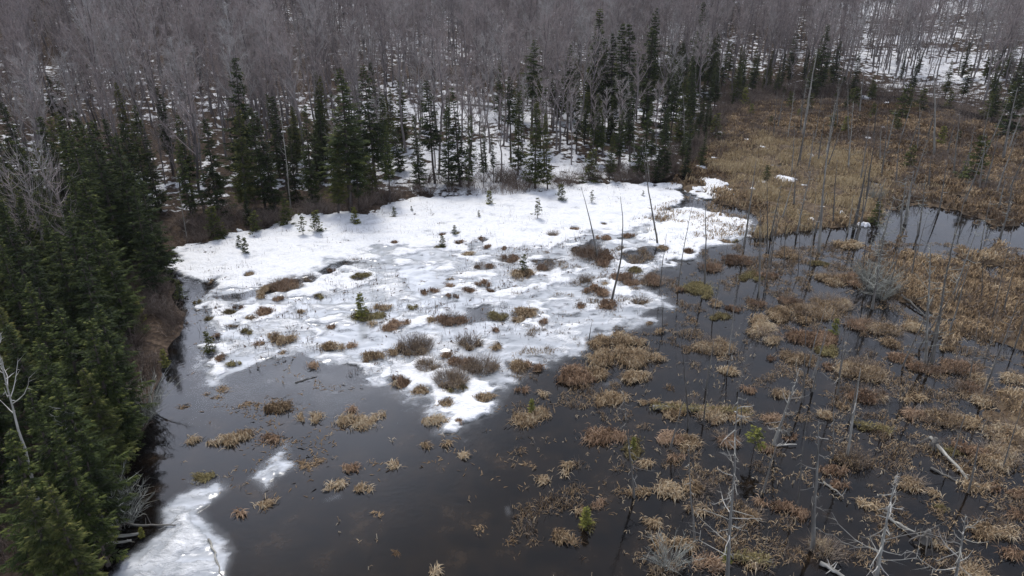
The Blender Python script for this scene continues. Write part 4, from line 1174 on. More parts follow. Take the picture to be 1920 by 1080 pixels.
# the dense stand on the left bank
LEFT = [
    (100, 242, 520, 'full', 'pointed spruce heading the left stand against the bare hillside'), (135, 238, 530, 'full', 'second pointed spruce of the left stand from its far end'), (165, 225, 520, 'full', 'tallest pointed spruce at the far end of the left stand'),
    (190, 262, 500, 'full', 'third pointed spruce at the far end of the left stand'), (208, 250, 500, 'full', 'slim spruce at the far end of the left stand'), (232, 300, 490, 'full', 'short spruce closing the far end of the left stand'),
    (262, 330, 520, 'full', 'spruce at the bank corner beside the snow tip'), (240, 350, 560, 'full', 'dark spruce behind the bank corner'), (0, 378, 660, 'full', 'tall spruce at the left edge below the pale bare trees'),
    (112, 398, 680, 'full', 'bright green spruce spire in the middle of the left stand'), (85, 430, 680, 'full', 'spruce just left of the bright green spire'), (140, 440, 700, 'full', 'spruce with lit side right of the bright green spire'),
    (200, 400, 620, 'full', 'dark spruce rising behind the lit spruce'), (228, 420, 640, 'full', 'spruce leaning over the brown bank by the snow tip'), (180, 480, 740, 'full', 'broad spruce whose skirt touches the brown bank'),
    (50, 530, 800, 'full', 'dark spruce below the tall edge spruce'), (100, 565, 830, 'full', 'spruce with drooping skirt above the dead pale top'), (20, 600, 850, 'full', 'shadowed spruce at the left edge'),
    (150, 590, 850, 'full', 'wide spruce in front of the dark reflection'), (215, 560, 800, 'full', 'spruce nearest the water in the left stand'), (200, 680, 900, 'olive', 'olive fir over the shaded water'),
    (60, 720, 1000, 'full', 'spruce behind the white bare branches'), (120, 800, 1060, 'full', 'spruce below the dead pale top'), (5, 800, 1080, 'full', 'dark spruce low at the left edge'), (170, 800, 1000, 'full', 'short spruce beside the grey shrubs'),
    (40, 905, 1190, 'olive', 'bright green fir in the lower left corner'), (95, 920, 1190, 'olive', 'second bright green fir in the lower left corner'), (0, 560, 790, 'olive', 'olive fir at the left edge of the stand'),
    (30, 460, 720, 'full', 'spruce between the edge spruce and the green spire'), (160, 330, 600, 'full', 'spruce in the dark heart of the left stand'), (195, 340, 600, 'full', 'second spruce in the dark heart of the left stand'),
    (130, 320, 590, 'full', 'third spruce in the dark heart of the left stand'), (225, 640, 850, 'full', 'small spruce leaning to the reflection'), (120, 690, 960, 'full', 'spruce under the lit skirt'), (70, 630, 900, 'full', 'dense spruce in the shaded middle of the stand'),
]
for (tx, ty, by, kind, lab) in LEFT:
    if tx > 165 and by > 560:
        tx -= 38
    bx = 960 + (tx - 960) * (VPY - by) / (VPY - ty)
    x, y = G(bx, by)
    z = float(max(terr(x, y), 0.1))
    d0 = y * CP - (z - CAM_H) * SP; y0 = y * SP + (z - CAM_H) * CP; k = (540 - ty) / FOC
    h = (k * d0 - y0) / (CP + k * SP)
    put_conifer(kind, (x, y, z), h, lab, 'spruces of the stand on the left bank', 1.05)

# the rest of that stand, tree behind tree
lr = random.Random(5)
spots = [(o.location.x, o.location.y) for o in COL.objects if o.name.startswith('spruce_tree')]
tries = 0
made = 0
while made < 68 and tries < 6000:
    tries += 1
    x, y = lr.uniform(-62, -8), lr.uniform(16, 78)
    dd = -float(sdf(np.array([x]), np.array([y]), POND)[0])
    if dd < 4.8 or dd > 18 or x > -13 or any((x - a) ** 2 + (y - b_) ** 2 < 4.4 for a, b_ in spots):
        continue
    if y > 66 and x > -40:
        continue
    z = float(terr(x, y))
    h = lr.uniform(7, 11.5) if dd > 4 else lr.uniform(4.5, 8)
    u, v, _ = proj(x, y, z + h)
    if u < -160:
        continue
    spots.append((x, y))
    put_conifer(lr.choice(['full', 'full', 'full', 'olive']), (x, y, z), h, 'dark spruce packed in the depth of the left bank stand', 'spruces in the depth of the left stand')
    made += 1

# the thinner filling of the back row
made = tries = 0
while made < 165 and tries < 16000:
    tries += 1
    x, y = lr.uniform(-70, 110), lr.uniform(55, 160)
    dd = -float(sdf(np.array([x]), np.array([y]), POND)[0])
    if dd < 0.5 or dd > 26 or any((x - a) ** 2 + (y - b_) ** 2 < 3.5 for a, b_ in spots):
        continue
    z = float(terr(x, y))
    u, v, _ = proj(x, y, z)
    if u < 200 or u > 1960 or (x < -30 and y < 66):
        continue
    keep_p = (1.0 if dd < 14 else 0.2) if u < 560 else (0.7 if u < 760 else 0.18 if u < 1060 else 0.65 if u < 1360 else 0.3)
    if 850 < u < 960 or (1590 < u < 1840):
        keep_p *= 0.25
    if lr.random() > keep_p:
        continue
    h = lr.uniform(4.5, 10.5) if u < 1360 else lr.uniform(4, 8)
    if dd < 3:
        h = lr.uniform(2.4, 6.5)
    spots.append((x, y))
    seg_l = ('behind the left end of the snow' if u < 560 else 'left of the dark middle clump' if u < 800 else 'behind the middle of the snow' if u < 1090 else 'below the twin spires' if u < 1360 else 'behind the brown marsh')
    put_conifer(lr.choice(['full', 'full', 'olive'] if u < 760 else ['full', 'bare', 'bare', 'olive', 'spire']), (x, y, z), h, 'shorter conifer filling the back row %s' % seg_l, 'shorter conifers %s' % seg_l, lr.uniform(0.8, 1.1))
    made += 1

# saplings on the snow and in the marsh: column, foot row, height in pixels, variety, label
SAP = [
    (463, 480, 34, 1, 'bushy green sapling alone on the bright snow'), (450, 470, 26, 1, 'smaller sapling beside the bushy one on the snow'), (568, 446, 44, 3, 'spindly sapling at the snow shore left of the yellow one'),
    (595, 441, 46, 0, 'taller thin sapling pair at the snow shore'), (668, 424, 34, 2, 'small bright yellow-green sapling at the snow shore'), (740, 412, 22, 0, 'low green sapling on the snow rim'), (772, 400, 12, 1, 'tiny green sapling on the snow rim'),
    (920, 388, 30, 2, 'yellow-green sapling in front of the snowy gap'), (1007, 416, 42, 3, 'thin bare sapling with bushy foot on the snow'), (1052, 380, 34, 0, 'green bush sapling at the snow shore'), (678, 600, 48, 2, 'yellow-green sapling on a tussock in the slush'),
    (982, 514, 34, 0, 'small sapling on a tussock in the middle of the ice'), (852, 446, 22, 0, 'green shrub sapling on the upper snow'), (830, 466, 24, 0, 'small sapling below the green shrub on the snow'), (898, 414, 18, 3, 'thin sprig on the upper snow'),
    (1110, 385, 26, 3, 'twiggy sapling on the snow by the leaning trunk'), (1205, 372, 14, 3, 'tiny sprig on the far right snow'), (395, 660, 40, 0, 'sapling at the snow edge beside the bank'), (1560, 632, 34, 2, 'bright yellow-green sapling in the sedge maze'),
    (1820, 345, 82, 0, 'large olive cedar bush in the brown marsh'), (1760, 275, 36, 2, 'yellow-green bush at a pale trunk in the marsh'), (1690, 225, 60, 0, 'olive shrub near the top of the marsh'), (1436, 342, 30, 0, 'dark sapling in the tan grass'),
    (1408, 872, 76, 4, 'yellow-green larch top beside the branchy snag'), (1640, 420, 40, 0, 'olive bush at the pool edge'), (1603, 200, 34, 0, 'olive sapling below the bushy dark spruce'), (1725, 210, 40, 0, 'low olive sapling in brown brush'),
    (1395, 200, 34, 2, 'bright olive sapling at the marsh head'), (1480, 205, 30, 0, 'low olive sapling left of the pale trunks'), (1100, 992, 44, 2, 'yellow-green sapling on the tussock at the bottom'), (1360, 1062, 34, 2, 'yellow-green sprig behind the snag foot'),
    (1185, 845, 26, 2, 'yellow sprig on a mossy tussock in mid pond'), (997, 775, 30, 2, 'yellow-green sprig on the tan tussock in mid pond'), (1700, 320, 44, 0, 'thin olive sapling in the marsh'), (265, 605, 40, 2, 'yellow-green sapling on the brown bank'),
    (310, 690, 34, 2, 'bright green sapling low on the brown bank'), (340, 560, 36, 0, 'olive sapling at the snow tip'), (268, 1010, 22, 2, 'small yellow sprig above the bank logs'), (1890, 205, 50, 0, 'olive sapling at the right end of the marsh'),
    (410, 450, 60, 0, 'olive sapling under the dark back row'), (1850, 220, 44, 0, 'olive brush sapling near the right edge'),
    (540, 425, 50, 0, 'olive young fir at the dark foot of the back row'), (480, 440, 44, 0, 'small olive fir at the dark foot of the back row'), (700, 372, 60, 0, 'young olive fir between back row trunks'), (1105, 345, 60, 0, 'dark olive bush under the trunks'),
    (1340, 260, 44, 0, 'olive bush under the dark spruces at the thicket'),
]
for (c, r_, hp, var, lab) in SAP:
    p = TR(c, r_)
    h = hp * px_size(*p) * 1.12
    put_conifer('young', (p[0], p[1], p[2] + 0.1), h, lab, 'young conifers on snow and marsh', 1.1, var, 'conifer_sapling', 'sapling')

for k in range(34):
    c, r_ = lr.uniform(1390, 1915), lr.uniform(168, 300)
    if 1400 < c < 1660 and r_ > 255:
        continue
    p = TR(c, r_)
    put_conifer('young', (p[0], p[1], p[2] + 0.1), lr.uniform(0.9, 3.4), 'small olive sapling scattered through the upper right marsh', 'small saplings of the upper right marsh', 1.15, lr.choice([0, 0, 0, 2, 1]), 'conifer_sapling', 'sapling')

# ------------------------------------------------------------------ leafless hardwoods
def make_hardwood(seed, H=13.0, spread=2.3, clear=0.4, n1=13, n2=8, n3=8, tw=0.03):
    rng = np.random.default_rng(seed)
    bt, bc = Buf(), Buf()
    zz = np.linspace(-0.3, H * 0.93, 12)
    bend = np.cumsum(rng.normal(size=(12, 2)) * 0.09, 0)
    bend -= bend[0]
    sp = np.concatenate([bend, zz[:, None]], 1)
    bt.add(*tube(sp, np.interp(zz, [-0.3, H], [0.0112 * H, 0.024]), 6, rng.uniform(0.2, 0.8, 72)))
    A, B, T = [], [], []
    for k in range(n1):
        t = clear + (0.95 - clear) * (k + rng.random()) / n1
        z = t * H
        c = np.array([np.interp(z, zz, sp[:, 0]), np.interp(z, zz, sp[:, 1]), z])
        az = k * 2.4 + rng.uniform(-0.5, 0.5)
        L = spread * rng.uniform(0.7, 1.25) * (1.25 - 0.75 * t)
        el = rng.uniform(0.75, 1.15)
        d = np.array((math.cos(az) * math.cos(el), math.sin(az) * math.cos(el), math.sin(el)))
        L *= 1.35
        f = np.linspace(0, 1, 5)[:, None]
        pts = c + d * L * f + np.array((0, 0, 0.18 * L)) * f ** 2 + np.cumsum(rng.normal(size=(5, 3)) * 0.05, 0) * f
        bc.add(*tube(pts, np.linspace(0.05 * (1.2 - t) + 0.02, 0.014, 5), 4, rng.uniform(0.2, 0.6), False))
        for j in range(n2):
            g = rng.uniform(0.2, 1.0)
            p = c + d * L * g + np.array((0, 0, 0.18 * L)) * g * g
            e = d + rng.normal(size=3) * 0.55 + np.array((0, 0, 0.35))
            e /= np.linalg.norm(e)
            l2 = L * rng.uniform(0.22, 0.5)
            A.append(p[None]); B.append((p + e * l2)[None]); T.append([rng.uniform(0.3, 0.7)])
            gg = rng.uniform(0.15, 1.0, n3)[:, None]
            q = p + e * l2 * gg
            e3 = e + rng.normal(size=(n3, 3)) * 0.6 + np.array((0, 0, 0.25))
            e3 /= np.linalg.norm(e3, axis=1)[:, None]
            A.append(q); B.append(q + e3 * rng.uniform(0.3, 0.85, (n3, 1))); T.append(rng.uniform(0.35, 0.85, n3))
    A = np.concatenate(A); B = np.concatenate(B); T = np.concatenate(T)
    bc.add(*slivers(A, B, tw, T, rng))
    return bt.mesh('trunk', M_HBARK), bc.mesh('crown', M_TWIG), H


HW = [make_hardwood(100 + k, 13, (2.0, 2.5, 1.7, 2.2, 2.9, 1.5, 2.3, 1.9)[k], (0.34, 0.4, 0.46, 0.36, 0.3, 0.5, 0.38, 0.42)[k]) for k in range(8)]
hr = np.random.default_rng(8)
pts = []
cellsz = 1.9
taken = set()
con = [(o.location.x, o.location.y) for o in COL.objects if o.name.startswith('spruce_tree')]
occ = {}
for a, b_ in con:
    occ[(int(a // 2), int(b_ // 2))] = 1
cx = hr.uniform(-215, 215, 60000); cy = hr.uniform(24, 300, 60000)
cd = -sdf(cx, cy, POND)
cz = terr(cx, cy)
cu, cv, cdep = proj(cx, cy, cz)
_, ctop, _ = proj(cx, cy, cz + 13)
rnd = hr.random(60000)
for i in range(60000):
    x, y, d = cx[i], cy[i], cd[i]
    if d < 4 or cu[i] < -260 or cu[i] > 2180 or ctop[i] > 1000 or (x > -13 and y < 60):
        continue
    prob = 0.235
    if d < 14:
        prob *= 0.05 if cu[i] < 760 else 0.4
    if x < -20 and y < 70 and d < 19:
        prob *= 0.04
    if 1590 < cu[i] < 1860 and cv[i] > -60 and d < 120:
        prob *= 0.72                                      # the thin stand on the snowy slope
    if 1240 < cu[i] < 1420 and cv[i] > 120:
        prob *= 0.5
    if rnd[i] > prob:
        continue
    key = (int(x // cellsz), int(y // cellsz))
    if key in taken or (int(x // 2), int(y // 2)) in occ:
        continue
    taken.add(key)
    pts.append((x, y, cz[i] - 0.05, hr.uniform(0.6, 1.25), hr.uniform(0, 6.28), int(hr.integers(0, 8)), cdep[i], cu[i], ctop[i]))
# the hardwoods that show largest are single trees, the rest one forest
inview = [p for p in pts if -40 < p[7] < 1960 and p[8] > -20]
inview.sort(key=lambda p: p[6] / p[3])
single = inview[:290]
sid = set(id(p) for p in single)
rest = [p for p in pts if id(p) not in sid]


def hw_zone(u, v, dep):
    if u < 330:
        return 'bare grey hardwood rising behind the left spruce stand'
    if u < 760:
        return 'slender leafless hardwood on the snowy slope behind the left back row'
    if u < 1120:
        return 'slender leafless hardwood in the snowy gap behind the middle of the pond'
    if u < 1450:
        return 'leafless grey hardwood behind the tall dark spires'
    return 'thin leafless hardwood on the snow slope at the upper right'


for (x, y, z, s, rz, k, dep, u, v) in single:
    tm, cm, H = HW[k]
    lab = hw_zone(u, v, dep)
    t = thing('hardwood_tree', lab, 'tree', (x, y, z), lab.replace('bare', 'bare').replace('hardwood', 'hardwoods'))
    t.scale = (s, s, s * hr.uniform(0.9, 1.1)); t.rotation_euler = (hr.normal() * 0.03, hr.normal() * 0.03, rz)
    obj('trunk', tm, t); obj('crown', cm, t)

# remaining forest: the same kinds of tree set on points
src = bpy.data.collections.new('hardwood_kinds')
kinds = []
for k, (tm, cm, H) in enumerate(HW):
    mtwo = bpy.data.meshes.new('hardwood')
    nv, nt_ = len(tm.vertices), len(tm.polygons)
    V = np.zeros(len(tm.vertices) * 3, np.float32); tm.vertices.foreach_get('co', V)
    V2 = np.zeros(len(cm.vertices) * 3, np.float32); cm.vertices.foreach_get('co', V2)
    F = np.zeros(len(tm.loops), np.int32); tm.loops.foreach_get('vertex_index', F)
    F2 = np.zeros(len(cm.loops), np.int32); cm.loops.foreach_get('vertex_index', F2)
    t1 = np.zeros(nv, np.float32); tm.attributes['tone'].data.foreach_get('value', t1)
    t2 = np.zeros(len(cm.vertices), np.float32); cm.attributes['tone'].data.foreach_get('value', t2)
    bb = Buf(); bb.add(V.reshape(-1, 3), F.reshape(-1, 3), t1); bb.add(V2.reshape(-1, 3), F2.reshape(-1, 3), t2)
    me = bb.mesh('hardwood_kind', M_HBARK)
    me.materials.append(M_TWIG)
    mi = np.zeros(len(me.polygons), np.int32); mi[nt_:] = 1
    me.polygons.foreach_set('material_index', mi)
    kinds.append(me)
pm = bpy.data.meshes.new('hardwood_forest')
pm.vertices.add(len(rest))
pm.vertices.foreach_set('co', np.array([p[:3] for p in rest], np.float32).ravel())
for nm, idx, typ in (('size', 3, 'FLOAT'), ('turn', 4, 'FLOAT'), ('pick', 5, 'INT')):
    a = pm.attributes.new(nm, typ, 'POINT')
    a.data.foreach_set('value', np.array([p[idx] for p in rest], np.int32 if typ == 'INT' else np.float32))
forest = obj('hardwood_forest', pm, kind='stuff', label='mass of leafless grey and mauve hardwoods covering the far hillside', category='forest')
ng = bpy.data.node_groups.new('forest_points', 'GeometryNodeTree')
ng.interface.new_socket('Geometry', in_out='INPUT', socket_type='NodeSocketGeometry')
ng.interface.new_socket('Geometry', in_out='OUTPUT', socket_type='NodeSocketGeometry')
N, Lk = ng.nodes, ng.links
gi, go = N.new('NodeGroupInput'), N.new('NodeGroupOutput')
g2i = N.new('GeometryNodeGeometryToInstance')
for me in reversed(kinds):
    ko = bpy.data.objects.new('hardwood_kind', me)
    src.objects.link(ko)
    oi = N.new('GeometryNodeObjectInfo')
    oi.inputs['Object'].default_value = ko
    Lk.new(oi.outputs['Geometry'], g2i.inputs[0])
iop = N.new('GeometryNodeInstanceOnPoints')
iop.inputs['Pick Instance'].default_value = True


def named(nm, typ):
    q = N.new('GeometryNodeInputNamedAttribute')
    q.data_type = typ
    q.inputs['Name'].default_value = nm
    return q.outputs['Attribute']


comb = N.new('ShaderNodeCombineXYZ')
Lk.new(named('turn', 'FLOAT'), comb.inputs['Z'])
m2p = N.new('GeometryNodeMeshToPoints')
Lk.new(gi.outputs[0], m2p.inputs['Mesh'])
Lk.new(m2p.outputs['Points'], iop.inputs['Points'])
Lk.new(g2i.outputs[0], iop.inputs['Instance'])
Lk.new(named('pick', 'INT'), iop.inputs['Instance Index'])
e2r = N.new('FunctionNodeEulerToRotation')
Lk.new(comb.outputs[0], e2r.inputs[0])
Lk.new(e2r.outputs[0], iop.inputs['Rotation'])
Lk.new(named('size', 'FLOAT'), iop.inputs['Scale'])
Lk.new(iop.outputs[0], go.inputs[0])
forest.modifiers.new('forest', 'NODES').node_group = ng

# ------------------------------------------------------------------ shrubs along the banks
def make_shrub(seed, H=1.6, n=34, mat=M_SHRUB):
    rng = np.random.default_rng(seed)
    bs, bw = Buf(), Buf()
    A, B, T = [], [], []
    for k in range(n):
        az = rng.uniform(0, 6.3); sp = rng.uniform(0.1, 0.65)
        r0 = rng.uniform(0, 0.35)
        p = np.array((math.cos(az) * r0, math.sin(az) * r0, -0.1))
        d = np.array((math.cos(az) * sp, math.sin(az) * sp, 1.0)); d /= np.linalg.norm(d)
        L = H * rng.uniform(0.55, 1.2)
        f = np.linspace(0, 1, 4)[:, None]
        pts_ = p + d * L * f + np.array((math.cos(az), math.sin(az), -0.5)) * 0.22 * L * f ** 2
        bs.add(*tube(pts_, [0.018, 0.014, 0.010, 0.006], 3, rng.uniform(0.2, 0.8), False))
        for j in range(9):
            g = rng.uniform(0.3, 1)
            q = p + d * L * g + np.array((math.cos(az), math.sin(az), -0.5)) * 0.22 * L * g ** 2
            e = d + rng.normal(size=3) * 0.6
            A.append(q); B.append(q + e * rng.uniform(0.15, 0.45) * H / 1.6); T.append(rng.uniform(0.3, 1))
    bw.add(*slivers(np.array(A), np.array(B), 0.018, np.array(T), rng))
    return bs.mesh('stems', mat), bw.mesh('twigs', mat)


SHR = [make_shrub(200 + k, (1.5, 1.8, 1.3, 2.2)[k], (36, 30, 44, 30)[k]) for k in range(4)]
SHG = [make_shrub(210 + k, 1.7, 48, M_LICHEN) for k in range(2)]


def put_shrub(x, y, z, s, label, group, grey=False):
    sm, tm = (SHG if grey else SHR)[lr.randrange(2 if grey else 4)]
    t = thing('bare_shrub', label, 'shrub', (x, y, z), group)
    t.scale = (s * lr.uniform(0.9, 1.3),) * 2 + (s,)
    t.rotation_euler = (0, 0, lr.uniform(0, 6.28))
    obj('stems', sm, t); obj('twigs', tm, t)


# along the shoreline
P = np.array(POND[:len(SHORE_PX)])
seg = np.linalg.norm(np.diff(P, axis=0), axis=1)
cum = np.concatenate([[0], np.cumsum(seg)])
nleft = 0
for k in range(300):
    s_ = lr.uniform(0, cum[-3])
    i = int(np.searchsorted(cum, s_) - 1); i = max(0, min(i, len(seg) - 1))
    q = P[i] + (P[i + 1] - P[i]) * (s_ - cum[i]) / seg[i]
    nrm = np.array((-(P[i + 1] - P[i])[1], (P[i + 1] - P[i])[0])) / seg[i]
    q = q + nrm * lr.uniform(-0.3, 4.6) + np.array((lr.gauss(0, 0.4), lr.gauss(0, 0.4)))
    z = float(terr(*q))
    if z < 0.02:
        continue
    left = q[1] < 60 and q[0] < 0
    far = q[1] > 100
    lab = ('bare brown shrub in the thicket on the left bank' if left else 'bare dark brush at the head of the brown marsh' if far else 'bare brown shrub along the dark far shore of the pond')
    put_shrub(q[0], q[1], z, lr.uniform(0.5, 1.0) if left else lr.uniform(0.6, 1.25), lab, lab.replace('shrub', 'shrubs'))
for (c, r_, s_, lab) in [(275, 780, 1.3, 'grey bare shrub leaning over the dark reflection'), (262, 800, 1.1, 'second grey bare shrub over the dark reflection'), (215, 965, 1.3, 'grey fuzzy shrub above the bank logs'), (232, 985, 1.1, 'smaller grey fuzzy shrub above the bank logs'),
                         (1640, 545, 1.5, 'grey lichen covered bush at the foot of the pale snag cluster'), (1652, 560, 1.2, 'lower grey lichen bush at the pale snag cluster'), (1625, 530, 1.2, 'upper grey lichen bush at the pale snag cluster'), (1640, 375, 1.0, 'grey bush in the tan grass above the pool'),
                         (1255, 1062, 0.8, 'grey bush at the very bottom of the pond')]:
    x, y = G(c, r_)
    put_shrub(x, y, max(0.0, float(terr(x, y))), s_, lab, 'grey bare shrubs', True)
for k in range(40):                                       # marsh brush on the right
    c, r_ = lr.uniform(1390, 1900), lr.uniform(205, 400)
    x, y = G(c, r_)
    if float(mat_field(np.array([x]), np.array([y]))[0]) < 0.1 or (1400 < c < 1640 and r_ > 265):
        continue
    put_shrub(x, y, 0.1, lr.uniform(0.45, 0.9), 'low bare brush in the brown marsh on the right', 'low bare brush in the brown marsh')

# ------------------------------------------------------------------ standing dead trees
def make_snag(q, tx, ty, bx, by, r, nbr, bl, lab, tone=0.5, lo=0.15, droop=0.3, curve=0.0, fine=7, mat=M_SNAG, foot=None):
    tone -= 0.16
    nbr = int(nbr * (0.72 if by > 780 else 1.0))
    rng = np.random.default_rng(5000 + q)
    p = TR(bx, by) if foot is None else np.array(foot)
    d = ray(tx, ty); t_ = p[1] / d[1]
    top = np.array((d[0] * t_, p[1], CAM_H + d[2] * t_))
    H = top[2] - p[2]
    top = top - p
    n = 12
    f = np.linspace(0, 1, n)[:, None]
    pts_ = top * f + np.array((curve, 0, 0)) * (f * (1 - f)) * 4 + np.cumsum(rng.normal(size=(n, 3)) * np.array((0.03, 0.03, 0)) * H / 8, 0) * f * (1 - f) * 3
    pts_[0] = (0, 0, -0.4)
    root = thing('dead_tree', lab, 'dead tree', tuple(p), 'standing dead trees')
    if 'scattered' in lab:
        root['group'] = 'thin dead stems of the right marsh'
    if 'very thin' in lab:
        root['group'] = 'very thin dead poles of the flooded right half'
    bt = Buf()
    r = r * (0.75 if by > 700 else 1.3 if by < 470 and bx > 1400 else 0.85)
    rr = r * (1 - 0.85 * f[:, 0]) ; rr[0] = r * 1.25
    bt.add(*tube(pts_, np.maximum(rr, 0.012), 8, np.clip(rng.normal(tone, 0.15, n * 8), 0, 1)))
    obj('trunk', bt.mesh('trunk', M_SNAG, True), root)
    bb = Buf()
    A, B, T = [], [], []
    for k in range(nbr):
        g = lo + (1 - lo) * (k + rng.random()) / nbr
        c = np.array([np.interp(g, f[:, 0], pts_[:, m]) for m in range(3)])
        az = rng.uniform(0, 6.3)
        L = bl * (1.15 - 0.85 * g) * (rng.uniform(0.5, 1.35) if rng.random() < 0.6 else rng.uniform(0.1, 0.4))
        dv = np.array((math.cos(az), math.sin(az), rng.normal(-droop * 0.5 + 0.2, 0.38)))
        ff = np.linspace(0, 1, 5)[:, None]
        bp_ = c + dv * L * ff + np.array((0, 0, -droop * L * 0.6)) * ff ** 2 + np.cumsum(rng.normal(size=(5, 3)) * 0.09 * L, 0) * ff
        bp_ = bp_ + np.array((0, 0, 0.35 * L)) * ff ** 4
        bb.add(*tube(bp_, np.linspace(min(0.018, r * 0.25) + 0.006, 0.007, 5), 4, np.clip(rng.normal(tone + 0.18, 0.12), 0, 1), False))
        for j in range(fine):
            g2 = rng.uniform(0.25, 1)
            s0 = np.array([np.interp(g2, ff[:, 0], bp_[:, m]) for m in range(3)])
            e = dv + rng.normal(size=3) * 0.6
            A.append(s0); B.append(s0 + e * L * rng.uniform(0.1, 0.36)); T.append(np.clip(tone + 0.2 + rng.normal() * 0.15, 0, 1))
        if by > 780 and foot is None:                     # near enough to tell each branch
            bb.add(*slivers(np.array(A), np.array(B), 0.014, np.array(T), rng))
            obj('branch', bb.mesh('branch', mat), root)
            bb = Buf(); A, B, T = [], [], []
    if A:
        bb.add(*slivers(np.array(A), np.array(B), 0.016, np.array(T), rng))
    if bb.n:
        obj('branches', bb.mesh('branches', mat), root)
    return root


